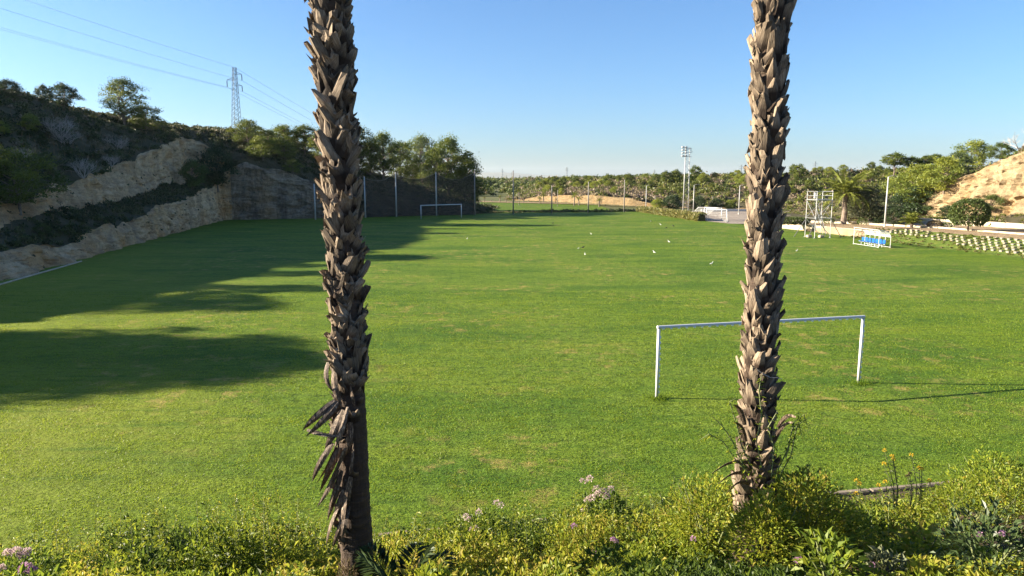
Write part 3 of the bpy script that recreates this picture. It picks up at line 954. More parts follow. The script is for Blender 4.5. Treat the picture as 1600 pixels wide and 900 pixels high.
# second row behind, further back on the rim
for u, vb_, vt_ in [(400, 212, 196), (437, 216, 199), (465, 222, 203), (505, 230, 205), (540, 240, 212)]:
    p = at(u, vb_, 178)
    plant('round', (p.x, p.y, p.z - 2.0), at(u, vt_, 178).z - p.z + 2.0, 'dark pine in the rear row behind the quarry rim', group='rear pines behind the quarry rim', sx=1.2)
# trees out of the frame on the left whose shade lies on the pitch
for k, (x, y, h) in enumerate([(-52, 27.6, 6.6), (-54, 30.6, 7.2), (-50, 32.6, 6.2), (-56, 26.0, 6.0), (-58, 32.4, 6.2), (-48, 29.6, 5.8), (-57, 29.2, 7.0), (-62, 43.0, 5.2), (-63, 45.5, 4.6), (-61, 49.5, 4.4), (-64, 57.5, 4.0), (-66, 63, 3.2), (-68, 69, 5.2), (-68.5, 70.5, 5.0)]):
    z = float(np.interp(y, [20, 30, 37.2, 42.5, 51, 66, 75], [6, 8.4, 6.4, 11.4, 12.6, 14.6, 16.6]))
    plant('round', (x, y, z - .4), h, 'pine on the left hill outside the view, shading the pitch', group='pines on the left hill outside the view', sx=1.15)

# bushes of the left hill that can be told apart
plant_px('yellow_low', 52, 204, 180, 'bright yellow-green bush high on the shaded left hillside', name='bush', cat='bush')
plant_px('yellow_low', 3, 208, 190, 'yellow-green bush cut by the left edge of the picture', name='bush', cat='bush')
plant_px('low', 34, 330, 236, 'large green rounded tree at the foot of the left hillside', name='bushy_tree', cat='tree', sx=1.15)
plant_px('dark', 104, 160, 133, 'dark spreading bush on the skyline of the left hill', name='bush', cat='bush', sx=1.2)
plant_px('dark', 72, 158, 134, 'smaller grey-green bush left of the dark skyline bush', name='bush', cat='bush', sx=.8)
plant_px('dark', 12, 150, 126, 'dark bush on the skyline at the left picture edge', name='bush', cat='bush', sx=1.3)
plant_px('dark', 345, 292, 231, 'dark upright bush growing in the corner of the quarry walls', name='bush', cat='bush', sx=.75)
plant_px('green', 303, 290, 252, 'green sapling on the ledge against the upper quarry wall', name='bush', cat='bush', sx=.85)
plant_px('green', 70, 366, 350, 'small green bush on the lower ledge of the quarry', name='bush', cat='bush', sx=1.2)

# leafless shrubs: branching twigs
def twig_mesh(name, seed, h, spread, levels=4, n0=7, thick=.035, kids=3):
    r = random.Random(seed)
    mb = MB()
    def grow(p, d, L, rad, lev):
        q = p + d * L * .5 + Vector((r.gauss(0, .06), r.gauss(0, .06), r.gauss(0, .04))) * L
        e = p + d * L
        mb.tube([p, q, e], [rad, rad * .8, rad * .55], 3, False)
        if lev == 0:
            return
        for k in range(kids):
            nd = (d + Vector((r.gauss(0, .55), r.gauss(0, .55), r.gauss(.12, .4)))).normalized()
            grow(p.lerp(e, .45 + .55 * r.random()), nd, L * r.uniform(.55, .85), rad * .55, lev - 1)
    for k in range(n0):
        a = 2 * math.pi * k / n0 + r.random()
        d = Vector((math.cos(a) * spread, math.sin(a) * spread, 1)).normalized()
        grow(Vector((0, 0, -.1)), d, h * .42 * r.uniform(.8, 1.15), thick, levels)
    me = bpy.data.meshes.new(name)
    me.from_pydata(mb.V, [], mb.F)
    me.materials.append(M['twig'])
    return me
tw = twig_mesh('bare_twigs', 3, 2.6, .75, 4, 7, .045)
for u, vb_, vt_, lab in [(98, 218, 178, 'pale leafless shrub beside the bright yellow-green bush'),
                         (106, 226, 200, 'lower leafless shrub under the pale leafless one'),
                         (178, 262, 240, 'grey leafless shrub above the upper quarry face'),
                         (132, 274, 244, 'dull grey leafless shrub on the middle of left slope'),
                         (186, 232, 210, 'small leafless shrub below the lone crest pine'),
                         (38, 252, 228, 'thin dark leafless shrub above the rounded tree')]:
    p = hit(u, vb_)
    o = tag(link('leafless_shrub', tw, None, p, random.uniform(0, 6)), lab, 'shrub', 'leafless shrubs on the left hillside')
    s = (at(u, vt_, p.y).z - p.z) / 2.3
    o.scale = (s * 1.15, s * 1.15, s)

# right hill trees
right = [
    ('yellow', 1432, 322, 258, 'big bright yellow-green tree left of the yellow cliff', 'tree', 1.25),
    ('yellow', 1470, 300, 246, 'yellow-green tree higher up the slope beside the yellow cliff', 'tree', 1.0),
    ('dark', 1437, 334, 290, 'dark ivy-like shrub mass at the left foot of yellow cliff', 'shrub', 1.3),
    ('dark', 1408, 336, 302, 'dark shrub behind the street lamp by the cliff', 'shrub', 1.1),
    ('yellow_low', 1405, 322, 276, 'yellow-green shrub behind the street lamp', 'shrub', 1.2),
    ('yellow_low', 1522, 256, 222, 'yellow-green bush on the crest of the right hill', 'bush', 1.1),
    ('green', 1500, 272, 240, 'olive-green bush on the slope above the cliff edge', 'bush', 1.3),
    ('green', 1558, 246, 224, 'dark green bush below the bare tree on the right crest', 'bush', 1.2),
    ('green', 1545, 334, 305, 'low green bush at the foot of the yellow cliff', 'bush', 1.3),
    ('dark', 1480, 336, 322, 'dark low bush behind the round clipped bush', 'bush', 1.4),
]
for kd_, u, vb_, vt_, lab, c_, sx in right:
    plant_px(kd_, u, vb_, vt_, lab, name='bush' if c_ == 'bush' else ('shrub' if c_ == 'shrub' else 'broadleaf_tree'), cat=c_, sx=sx)
for u, vb_, vt_, lab, sx in [(1397, 268, 239, 'umbrella-shaped pine standing alone on the right skyline', 1.0), (1423, 266, 245, 'second umbrella pine right of the lone skyline pine', 1.2),
                             (1446, 262, 243, 'small umbrella pine, third along the right skyline', 1.0), (1462, 258, 241, 'flat-topped pine, fourth along the right skyline', 1.1)]:
    p = at(u, vb_, 215)
    plant('umbrella', (p.x, p.y, p.z - 2), at(u, vt_, 215).z - p.z + 2, lab, sx=sx, group='umbrella pines on the right skyline')
# bare tree on the right crest
p = hit(1590, 232)
o = tag(link('bare_tree', twig_mesh('bare_tree', 8, 4.2, .5, 4, 2, .085, 3), None, p), 'leafless grey tree on the right crest at picture edge', 'tree')

# pines of the far hill
far_named = [
    (1262 - 15, 280, 258, 'pine on the skyline just right of the right palm trunk'), (1086, 281, 260, 'broad dark pine on the skyline right of the floodlight mast'),
    (1040, 284, 268, 'round pine on the far skyline left of the floodlight mast'), (1055, 283, 266, 'pine on the far skyline touching the floodlight mast'),
    (984, 287, 272, 'round pine on the far skyline above the middle of the pitch'), (950, 289, 273, 'rounded pine on the far skyline, left of two alike'),
    (877, 296, 280, 'large pine at the left end of the far hillside'), (864, 286, 276, 'dark pine above the left end of the far hillside'), (902, 290, 277, 'dark pine behind the palms on the far hillside')]
for u, vb_, vt_, lab in far_named:
    plant_px('far', u, vb_, vt_, lab, group='pines on the far skyline', sx=1.1)
fr = np.random.default_rng(99)
def far_label(u, pine):
    k = 'rounded dark pine' if pine else 'yellow-green bush'
    for lim, where in ((930, 'above the left part of the yellow far cutting'), (1000, 'above the right part of the yellow far cutting'), (1068, 'on the far hillside left of the floodlight mast'), (1160, 'on the far hillside between mast and right palm'), (1320, 'on the far hillside behind the scaffold tower'), (9999, 'on the far hillside behind the olive tree')):
        if u < lim:
            return k + ' ' + where
cnt = 0
while cnt < 90:
    q = sample(gF, (1, 2), 1, fr, facing)[0]
    u, v_, d_ = proj(q)
    if not (840 < u[0] < 1440):
        continue
    cnt += 1
    plant('far' if cnt % 2 else 'yellow', Vector(q), 1.6 + 1.9 * fr.random(), far_label(u[0], cnt % 2), name='far_pine' if cnt % 2 else 'far_bush', cat='tree' if cnt % 2 else 'bush', group='pines and bushes scattered over the far hillside', sx=1.15)

# --- palms
def frond_mesh(name, L, nleaf, droop, leafL, wid, seed, mat, rachis=.03):
    r = np.random.default_rng(seed)
    mb = MB()
    pts = []
    for t in np.linspace(0, 1, 9):
        pts.append(Vector((L * (t - .12 * t * t * droop), 0, L * (.42 * t - .62 * droop * t * t))))
    mb.tube(pts, [rachis * (1 - .85 * t) for t in np.linspace(0, 1, 9)], 4)
    P = np.array([list(p) for p in pts])
    tt = np.linspace(.12, .99, nleaf)
    Cc = np.stack([np.interp(tt, np.linspace(0, 1, 9), P[:, k]) for k in range(3)], 1)
    Vs, Fs, vs, o = [np.array(mb.V)], [], [], len(mb.V)
    tris = []
    for f in mb.F:
        for k in range(1, len(f) - 1):
            tris.append((f[0], f[k], f[k + 1]))
    Fs.append(np.array(tris))
    vs.append(np.full(len(tris), .7))
    for sd in (-1, 1):
        D = np.stack([np.full(nleaf, .75), sd * np.full(nleaf, .8), .28 - .45 * tt], 1) + .12 * r.normal(size=(nleaf, 3))
        ll = leafL * np.sin(np.pi * np.clip(tt * .85 + .13, 0, 1)) ** .6
        V, Fq = leaves(Cc, D, ll, wid, .15, r)
        Vs.append(V)
        Fs.append(Fq + o)
        o += len(V)
        vs.append(np.repeat(.2 + .6 * r.random(nleaf), 2))
    return mesh_np(name, np.concatenate(Vs), np.concatenate(Fs), np.concatenate(vs), False, [mat])
fronds = [frond_mesh('palm_frond', 3.6, 46, .55 + .25 * k, .55, .085, 20 + k, M['palmleaf']) for k in range(3)]
fronds_far = [frond_mesh('palm_frond', 2.1, 16, .7 + .3 * k, .55, .16, 30 + k, M['palmleaf'], .05) for k in range(2)]

def palm(p, hT, nf, label, meshes, s=1.0, rt=.3, name='date_palm', group=None, skirt=True):
    t = thing(name, label, 'palm', p, random.uniform(0, 6), group)
    mb = MB()
    rr = []
    pts = []
    for k in range(13):
        z = -.3 + (hT + .3) * k / 12
        pts.append((0.03 * math.sin(k), 0.03 * math.cos(k * 1.3), z))
        rr.append(rt * (1.12 - .25 * k / 12) * (1 + .06 * (k % 2)) * (1.25 if k > 10 else 1))
    mb.tube(pts, rr, 10)
    mb.build('trunk', M['pinebark'], t)
    for k in range(nf):
        o = link('frond', meshes[k % len(meshes)], t, (0, 0, hT - .05))
        el = -1.2 + 1.5 * (k / nf)
        o.rotation_euler = (0, el + random.uniform(-.1, .1) + .25, k * 2.399)
        o.scale = (s, s, s)
    return t
p = gp(1318, 351, .9)
palm(p, at(1318, 301, p.y).z - p.z, 44, 'date palm with full arching crown beside the scaffold tower', fronds, 1.25, .36)
for u, vb_, vt_, Y in [(746, 331, 309, 235), (757, 330, 308, 250), (768, 330, 312, 262), (781, 329, 306, 246), (791, 329, 310, 255), (818, 329, 306, 240), (826, 329, 312, 256), (843, 329, 308, 232), (849, 328, 303, 238), (865, 329, 309, 250), (897, 331, 302, 208), (904, 331, 308, 212), (1160 - 12, 331, 312, 178), (1246, 330, 310, 176), (936, 331, 311, 200)]:
    p = at(u, 334, Y)
    p.z = -.1
    hh = at(u, vt_, Y).z - p.z
    palm(p, hh * .8, 12, 'small slender palm in the row before the far hillside', fronds_far, hh / 4.2, .16, 'slender_palm', 'palms in a row before the far hillside')
# ---------------------------------------------------------------- the two palms in front
def boot_mesh(name, kind, seed):
    """one old leaf base: local z runs up along the trunk, y points outwards"""
    r = random.Random(seed)
    L = r.uniform(.18, .27) if kind != 'short' else r.uniform(.13, .18)
    w0 = r.uniform(.062, .085)
    if kind == 'point':
        ws = [w0, w0 * .95, w0 * .55, w0 * .14]
    elif kind == 'split':
        ws = [w0, w0 * .92, w0 * .8, w0 * .72]
    elif kind == 'strip':
        ws = [w0 * .8, w0 * .62, w0 * .55, w0 * .46]
    else:
        ws = [w0, w0 * .95, w0 * .75, w0 * .55]
    zs = [-.05, L * .3, L * .68, L]
    ys = [0, .014, .031, .044 + r.uniform(-.016, .02)]
    th = [.03, .026, .016, .008]
    V = []
    for side in (0, 1):
        for i in range(4):
            for j in range(4):
                q = (j - 1.5) / 1.5
                z = zs[i]
                if i == 3:
                    z += r.uniform(-.03, .02)
                    if kind == 'split' and j in (1, 2):
                        z -= L * .42
                    if kind == 'blunt':
                        z -= .03 * q
                y = ys[i] - .045 * q * q * (1 - .3 * i / 3) + r.uniform(-.003, .003)
                if kind == 'split' and i == 3:
                    y += .02 * abs(q)
                V.append((ws[i] * q + r.uniform(-.004, .004), y - side * th[i], z))
    Fc = []
    for i in range(3):
        for j in range(3):
            a = i * 4 + j
            Fc.append((a, a + 1, a + 5, a + 4)[::-1])
            Fc.append(tuple(16 + k for k in (a, a + 1, a + 5, a + 4)))
        for j, fl in ((0, 1), (3, -1)):
            a = i * 4 + j
            q = (a, a + 4, a + 20, a + 16)
            Fc.append(q[::-1] if fl > 0 else q)
    for j in range(3):
        Fc.append((12 + j, 13 + j, 29 + j, 28 + j)[::-1])
    me = bpy.data.meshes.new(name)
    me.from_pydata(V, [], Fc)
    me.materials.append(M['boot'])
    return me

BOOTS = {k: [boot_mesh('boot', k, s) for s in range(5)] for k in ('point', 'split', 'blunt', 'strip', 'short')}

def big_palm(label, base, axis_pts, r_core, z0, z1, per_m, kinds, lean, tilt, seed, flare=None):
    """axis_pts: (z, x, y) of the trunk centre line"""
    r = random.Random(seed)
    t = thing('palm_tree', label, 'palm', base)
    az = [a[0] for a in axis_pts]
    ax = [a[1] for a in axis_pts]
    ay = [a[2] for a in axis_pts]
    cx = lambda z: float(np.interp(z, az, ax)) - base[0]
    cy = lambda z: float(np.interp(z, az, ay)) - base[1]
    # trunk core with old leaf-scar rings
    n, zz = 28, np.arange(base[2] - .6, 11.6, .035)
    V = []
    for k, z in enumerate(zz):
        a = np.linspace(0, 2 * np.pi, n, endpoint=False)
        rr = r_core(z) * (1 + .026 * math.sin(z * 44 + .8 * math.sin(z * 7)) + .055 * vnoise(np.stack([np.cos(a) * 1.4, np.sin(a) * 1.4, a * 0 + z * 5], 1), 5) + .045 * vnoise(np.stack([np.cos(a) * 7, np.sin(a) * 7, a * 0 + z * 12], 1), 6))
        V.append(np.stack([cx(z) + rr * np.cos(a), cy(z) + rr * np.sin(a), a * 0 + z - base[2]], 1))
    V = np.concatenate(V)
    i, j = np.meshgrid(np.arange(len(zz) - 1), np.arange(n), indexing='ij')
    a, b = (i * n + j).ravel(), (i * n + (j + 1) % n).ravel()
    link('trunk', mesh_np('palm_trunk', V, np.stack([a, b, b + n, a + n], 1), None, True, [M['core']]), t)
    nb = int((z1 - z0) * per_m)
    upper = []
    nparts = 0
    for k in range(nb + 110):
        z = z0 + (z1 - z0) * (k + .5) / nb
        th = k * 2.39996 + r.gauss(0, .22)
        kd_ = r.choice(kinds)
        me = r.choice(BOOTS[kd_])
        f = flare(z) if flare else 1.0
        rad = r_core(z) * 1.0 + r.uniform(-.018, .022)
        ca, sa = math.cos(th), math.sin(th)
        # columns: local x = tangent, local y = radial, local z = up
        R_ = Matrix(((-sa, ca, 0), (ca, sa, 0), (0, 0, 1))).to_4x4()
        R_ = Matrix(((sa, ca, 0), (-ca, sa, 0), (0, 0, 1))).to_4x4()
        m = Matrix.Translation((cx(z) + rad * ca, cy(z) + rad * sa, z - base[2])) @ R_
        m = m @ Matrix.Rotation(-(tilt + r.gauss(0, .11)) * f, 4, 'X') @ Matrix.Rotation(r.choice((-1, 1)) * abs(r.gauss(lean, .15)), 4, 'Y') @ Matrix.Rotation(r.gauss(0, .22), 4, 'Z')
        s = r.uniform(.82, 1.15)
        m = m @ Matrix.Diagonal((s * r.uniform(.9, 1.1), s * f, s, 1))
        if k >= nb or nparts >= 298 or ca * (0 - base[0]) + sa * (0 - base[1]) < -1.2:
            upper.append((me, m))
            continue
        nparts += 1
        o = link('boot', me, t)
        o.matrix_local = m
    mu = MB()
    for me, m in upper:
        mu.add([m @ v.co for v in me.vertices], [tuple(p.vertices) for p in me.polygons])
    tag(mu.build('rear_boots', M['boot'], t), kind='stuff')
    # crown, above the picture
    for k in range(26):
        o = link('frond', fronds[k % 3], t, (cx(11.5), cy(11.5), 11.5 - base[2]))
        o.rotation_euler = (0, -.9 + 1.1 * k / 26, k * 2.399)
        o.scale = (.9, .9, .9)
    return t

# left palm: bare below, old leaf bases above
zl = float(bank_z(-1.75, 7.4))
def core_l(z):
    return float(np.interp(z, [1.5, 2.6, 3.2, 4.6, 5.0, 9.5, 12], [.22, .188, .172, .160, .142, .150, .16]))
palmL = big_palm('left palm trunk, bare dark lower part with hanging dead leaves', (-1.75, 7.4, zl), [(1.5, -1.73, 7.4), (4.5, -1.74, 7.4), (6.5, -1.76, 7.4), (9, -1.80, 7.4), (12, -1.86, 7.4)],
                 core_l, 4.92, 9.45, 112, ['split', 'strip', 'strip', 'blunt', 'point', 'split', 'short'], .42, .06, 5, lambda z: 1.0 + .25 * max(0, z - 8.3))
YR = 7.95
zr = float(bank_z(2.84, YR))
def core_r(z):
    return float(np.interp(z, [1.5, 2.6, 3.6, 4.4, 9.5, 12], [.25, .23, .195, .148, .148, .16]))
palmR = big_palm('right palm trunk sheathed in upward grey leaf bases', (2.84, YR, zr), [(1.5, 2.90, YR), (4.5, 2.86, YR), (6.5, 2.82, YR), (9, 2.78, YR), (12, 2.72, YR)],
                 core_r, 3.15, 9.45, 88, ['point', 'point', 'blunt', 'split', 'short', 'blunt'], .16, .09, 9, lambda z: 1.0)

# last leaf stubs clinging to the bare lower trunk of the left palm
rs = random.Random(21)
for k in range(46):
    z = rs.uniform(3.1, 4.95) if k > 16 else rs.uniform(4.6, 5.0)
    th = rs.gauss(3.7, .75)
    rad = core_l(z) * rs.uniform(.96, 1.04)
    ca, sa = math.cos(th), math.sin(th)
    m = Matrix.Translation((-1.74 + 1.75 + rad * ca, rad * sa, z - zl)) @ Matrix(((sa, ca, 0), (-ca, sa, 0), (0, 0, 1))).to_4x4()
    m = m @ Matrix.Rotation(-rs.gauss(.12, .15), 4, 'X') @ Matrix.Rotation(rs.gauss(0, .45), 4, 'Y')
    sc2 = rs.uniform(.45, .85)
    o = link('leaf_stub', rs.choice(BOOTS['short'] + BOOTS['split']), palmL)
    o.matrix_local = m @ Matrix.Diagonal((sc2, sc2, sc2, 1))

# hanging dead leaves on the left palm
def ribbon(name, pts, ws, mat, parent, fold=.22, roll=0.0):
    V, Fc = [], []
    pts = [Vector(p) for p in pts]
    for i, p in enumerate(pts):
        t_ = (pts[min(i + 1, len(pts) - 1)] - pts[max(0, i - 1)]).normalized()
        s_ = t_.cross(Vector((.2, 1, .15))).normalized()
        n_ = s_.cross(t_)
        tw_ = roll + .12 * i
        s2 = s_ * math.cos(tw_) + n_ * math.sin(tw_)
        for q in (-1, -.45, 0, .45, 1):
            V.append(p + s2 * ws[i] * q + n_ * ws[i] * fold * (abs(q) - .5) + Vector((0, -.004, 0)))
    n = len(pts)
    for i in range(n - 1):
        for j in range(4):
            a = i * 5 + j
            Fc.append((a, a + 1, a + 6, a + 5))
    o_ = len(V)
    V += [Vector(v) + Vector((.002, .006, 0)) for v in V]
    Fc += [tuple(o_ + k for k in f[::-1]) for f in Fc]
    for i in range(n - 1):
        for j in (0, 4):
            a = i * 5 + j
            Fc.append((a, a + 5, a + 5 + o_, a + o_))
    me = bpy.data.meshes.new(name)
    me.from_pydata([tuple(v) for v in V], [], Fc)
    me.materials.append(mat)
    return link(name, me, parent)
rd = random.Random(4)
def dead(u0, v0, u1, v1, w, bend=0.0, dy=0.0, Y=7.24):
    """a dead leaf hanging from pixel (u0, v0) to (u1, v1) in front of the trunk's left flank"""
    A = at(u0, v0, Y) - Vector(palmL.location)
    B = at(u1, v1, Y + dy) - Vector(palmL.location)
    pts, ws = [], []
    for t in np.linspace(0, 1, 7):
        p = A.lerp(B, t) + Vector((bend * math.sin(math.pi * t), -.05 * math.sin(math.pi * t), .0))
        pts.append(p)
        ws.append(w * 1.35 * float(np.interp(t, [0, .15, .5, .8, 1], [.8, 1.25, 1.2, .75, .06])))
    ribbon('dead_leaf', pts, ws, M['deadleaf'], palmL, .22, rd.uniform(-1.1, 1.1))
m_, nt_, b_ = newmat('dead_leaf')
st_ = noise(nt_, 30, 5, .7, None, (2.5, 2.5, .5))
nt_.links.new(ramp(nt_, st_, [(.35, (.030, .019, .012)), (.52, (.085, .056, .035)), (.62, (.30, .23, .16)), (.78, (.52, .43, .32))]), b_.inputs['Base Color'])
b_.inputs['Roughness'].default_value = .75
bump(nt_, b_, st_, .7, .01)
M['deadleaf'] = m_
for a_ in [(524, 626, 473, 672, .022, -.02), (528, 628, 478, 682, .020, .02), (532, 634, 486, 676, .024, .0), (535, 640, 508, 700, .030, .02), (543, 636, 522, 702, .020, .02), (547, 640, 530, 696, .016, .02),
           (520, 692, 488, 752, .020, -.02), (526, 700, 492, 758, .018, .02), (531, 700, 500, 768, .022, .0), (537, 706, 496, 792, .020, .03), (540, 700, 516, 762, .020, .0), (534, 735, 512, 812, .020, .0),
           (530, 760, 518, 800, .022, .0), (538, 765, 522, 816, .022, .0), (540, 775, 530, 834, .024, .01), (534, 780, 510, 850, .016, -.02), (545, 790, 534, 842, .020, .0), (541, 800, 520, 855, .018, .0), (548, 745, 540, 806, .020, .0),
           (512, 566, 520, 612, .018, -.03), (522, 575, 535, 640, .024, -.02), (545, 596, 552, 640, .022, .02), (480, 672, 540, 682, .012, .0), (548, 660, 540, 712, .022, .02), (552, 690, 546, 742, .018, .02)]:
    dead(*a_, dy=rd.uniform(-.05, .12), Y=7.2 + rd.uniform(-.03, .08))
# old leaves curling off the foot of the right palm
def dead_r(u0, v0, u1, v1, w, Y0=7.75, Y1=7.5):
    A, B = at(u0, v0, Y0) - Vector(palmR.location), at(u1, v1, Y1) - Vector(palmR.location)
    pts = [A.lerp(B, t) + Vector((0, 0, .07 * math.sin(math.pi * t))) for t in np.linspace(0, 1, 7)]
    ribbon('dead_leaf', pts, [w * k for k in (.7, 1, 1.1, 1, .8, .6, .4)], M['deadleaf'], palmR)
for a_ in [(1172, 724, 1112, 740, .03), (1170, 742, 1122, 756, .03), (1172, 756, 1136, 770, .034), (1176, 744, 1140, 722, .02), (1215, 668, 1243, 652, .022), (1208, 690, 1238, 660, .02), (1164, 664, 1144, 632, .028), (1165, 690, 1146, 660, .03)]:
    dead_r(*a_)

# ---------------------------------------------------------------- goals
def goal(label, A, B, h, r, mat, group=None, hooks=True):
    """a goal frame with posts at A and B"""
    A, B = Vector(A), Vector(B)
    t = thing('goal', label, 'goal', A, 0, group)
    d = B - A
    up = Vector((0, 0, 1))
    pa = MB().tube([(0, 0, -.05), (0, 0, h - r)], r, 12).build('post', mat, t, True)
    pb = MB().tube([d + Vector((0, 0, -.05)), d + Vector((0, 0, h - r))], r, 12).build('post', mat, t, True)
    dn = d.normalized()
    cb = MB().tube([up * h - dn * (r + .002), up * h - dn * (r - .012), d + up * h + dn * (r - .012), d + up * h + dn * (r + .002)], r * 1.02, 12).build('crossbar', mat, t, True)
    if hooks:
        side = Vector((dn.y, -dn.x, 0))
        n = 28
        for k in range(n):
            c = d * ((k + .5) / n) + up * (h - r * .35) - Vector((dn.y, -dn.x, 0)) * 0 + side * r * .95
            MB().box(c - Vector((0, 0, .03)), (.07, .05, .035), math.atan2(dn.y, dn.x)).build('net_hook', M['hook'], cb)
        for base in (Vector((0, 0, 0)), d):
            for k in range(11):
                c = base + up * (.2 + k * (h - .35) / 11) + dn * r * .95 * (1 if base.length else 1)
                MB().box(c + dn * .012, (.04, .05, .075), math.atan2(dn.y, dn.x)).build('net_hook', M['hook'], pb if base.length else pa)
    return t
M['hook'] = plain('net_hooks', (.88, .88, .88), .4, 0, .02)
gA, gB = gp(1026, 622), gp(1341, 598)
goal('near white goal frame without net, behind the right palm', gA, gB, 2.42, .053, M['whitepaint'])
gA, gB = gp(658, 342.2), gp(721, 339.5)
goal('small far goal at the other end, before the netting', gA, gB, at(690, 321, gA.y).z, .075, M['whitepaint'], hooks=False)
# tufts of longer grass left by the mower at the feet of the near posts
for q, lab in ((gp(1026, 623), 'long grass tuft at the left foot of the near goal'), (gp(1343, 600), 'long grass tuft at the right foot of the near goal')):
    C = np.array([list(q)]) + rng.normal(size=(260, 3)) * [.22, .16, 0]
    V, Fq = leaves(C, np.array([0, 0, 1.0]) + .6 * rng.normal(size=(260, 3)), .06 + .10 * rng.random(260), .014)
    tag(link('grass_tuft', mesh_np('grass_tuft', V, Fq, np.repeat(rng.random(260) * .7, 2), False, [M['blade']])), lab, 'grass', kind='stuff')

# training goals with nets on the court
def net_goal(label, uA, vA, uB, vB, vt, back, z=.03):
    A, B = gp(uA, vA, z), gp(uB, vB, z)
    h = at(uA, vt, A.y).z - A.z
    t = thing('training_goal', label, 'goal', A, 0, 'training goals on the court')
    d = B - A
    bk = Vector(back)
    r = .07
    up = Vector((0, 0, h))
    for base in (Vector(), d):
        MB().tube([base, base + up], r, 8).build('post', M['whitepaint'], t, True)
        MB().tube([base + up, base + up + bk * .35, base + bk + Vector((0, 0, .05)), base + Vector((0, 0, .05))], .045, 6).build('side_frame', M['whitepaint'], t, True)
    MB().tube([up, d + up], r, 8).build('crossbar', M['whitepaint'], t, True)
    MB().tube([bk + Vector((0, 0, .05)), d + bk + Vector((0, 0, .05))], .045, 6).build('ground_bar', M['whitepaint'], t, True)
    mb = MB()
    P = lambda a, b: (d * a) + (up + bk * .35).lerp(bk + Vector((0, 0, .05)), b)
    for k in range(16):
        mb.tube([P(k / 15, 0), P(k / 15, 1)], .012, 3, False)
    for k in range(8):
        mb.tube([P(0, k / 7), P(1, k / 7)], .012, 3, False)
    mb.build('net', M['whitepaint'], t)
    return t
net_goal('front white training goal on the court behind the hedge', 1104, 345, 1135, 347.5, 326, (1.2, 3.2, 0))
net_goal('rear white training goal with slanting net on the court', 1100, 342.5, 1127, 344, 324, (-2.6, 2.2, 0), .05)

# ---------------------------------------------------------------- netting behind the far goal
m_, nt_, b_ = newmat('green_black_netting')
b_.inputs['Base Color'].default_value = (.05, .038, .024, 1)
b_.inputs['Roughness'].default_value = .9
tr_ = N(nt_, 'ShaderNodeBsdfTransparent')
mx_ = N(nt_, 'ShaderNodeMixShader')
mx_.inputs[0].default_value = .74
nt_.links.new(tr_.outputs[0], mx_.inputs[1])
nt_.links.new(b_.outputs[0], mx_.inputs[2])
nt_.links.new(mx_.outputs[0], nt_.nodes['Material Output'].inputs[0])
M['net'] = m_
posts = [(493, 343, 287), (571, 340, 276), (619.5, 338.5, 269), (682, 337, 269), (742, 336, 268), (802, 335.5, 267), (862, 334, 290), (919, 333, 284), (975, 331, 281)]
PB = []
plabs = ['netting post at the right end of the stained quarry wall', 'netting post hidden behind the left palm trunk', 'netting post left of the far goal, below the dark pine', 'tall netting post right behind the far goal',
         'netting post at the right end of the dark net', 'lone tall thin pole right of the dark net', 'thin pole in front of the far palms', 'thin pole before the yellow far cliff', 'thin pole left of the hedge end']
for (u, vb_, vt_), lab in zip(posts, plabs):
    p = gp(u, vb_)
    top = at(u, vt_, p.y).z
    PB.append((p, top))
    t = thing('net_post', lab, 'post', p, 0, 'tall posts along the far end of the pitch')
    MB().tube([(0, 0, -.2), (0, 0, top)], [.15 if u < 1000 else .1, .10], 8).build('pole', M['lightpole'] if u < 700 else M['rust'], t, True)
    MB().tube([(0, 0, top), (0, 0, top + .08)], [.12, .05], 8).build('cap', M['darksteel'], t)
for k, lab in ((1, 'dark netting bay next to the left palm trunk'), (2, 'dark netting bay left of the far goal'), (3, 'dark netting bay right of the far goal')):
    (a, ta), (b, tb) = PB[k], PB[k + 1]
    V, Fc = [], []
    nx_, nz_ = 24, 12
    for i in range(nx_ + 1):
        s = i / nx_
        q = a.lerp(b, s)
        tz = ta * (1 - s) + tb * s - .25 - (.75 + .2 * k) * math.sin(math.pi * s)
        for j in range(nz_ + 1):
            f = j / nz_
            V.append((q.x - a.x + .25 * math.sin(f * 3 + s * 9) * math.sin(math.pi * s), q.y - a.y + .45 * math.sin(math.pi * s) * math.sin(math.pi * f), max(.02, tz * f)))
    for i in range(nx_):
        for j in range(nz_):
            c = i * (nz_ + 1) + j
            Fc.append((c, c + nz_ + 1, c + nz_ + 2, c + 1))
    t = thing('netting', lab, 'net', a, 0, 'netting bays behind the far goal')
    link('mesh_sheet', mesh_np('mesh_sheet', V, np.array(Fc), None, True, [M['net']]), t)
    MB().tube([Vector(V[i * (nz_ + 1) + nz_]) for i in range(nx_ + 1)], .03, 4).build('top_rope', M['rust'], t)

# ---------------------------------------------------------------- floodlight mast, lamp posts
p = gp(1071, 333.5, 0)
top = at(1069, 231, p.y).z
t = thing('floodlight_mast', 'tall twin-legged lattice floodlight mast behind the hedge', 'floodlight', p, RAD(8))
for x in (-.62, .62):
    MB().tube([(x, 0, -.1), (x * .75, 0, top)], [.11, .08], 8).build('leg', M['lightpole'], t, True)
mb = MB()
n = 18
for k in range(n):
    z0, z1 = top * k / n, top * (k + 1) / n
    f0, f1 = .62 * (1 - .25 * k / n), .62 * (1 - .25 * (k + 1) / n)
    sg = 1 if k % 2 else -1
    mb.tube([(-f0 * sg, 0, z0), (f1 * sg, 0, z1)], .035, 4)
    mb.tube([(-f1, 0, z1), (f1, 0, z1)], .03, 4)
mb.build('lattice', M['galv'], t)
mb = MB()
for z in (top - .1, top - 1.0, top - 1.9):
    mb.tube([(-1.3, -.1, z), (.9, -.1, z)], .05, 5)
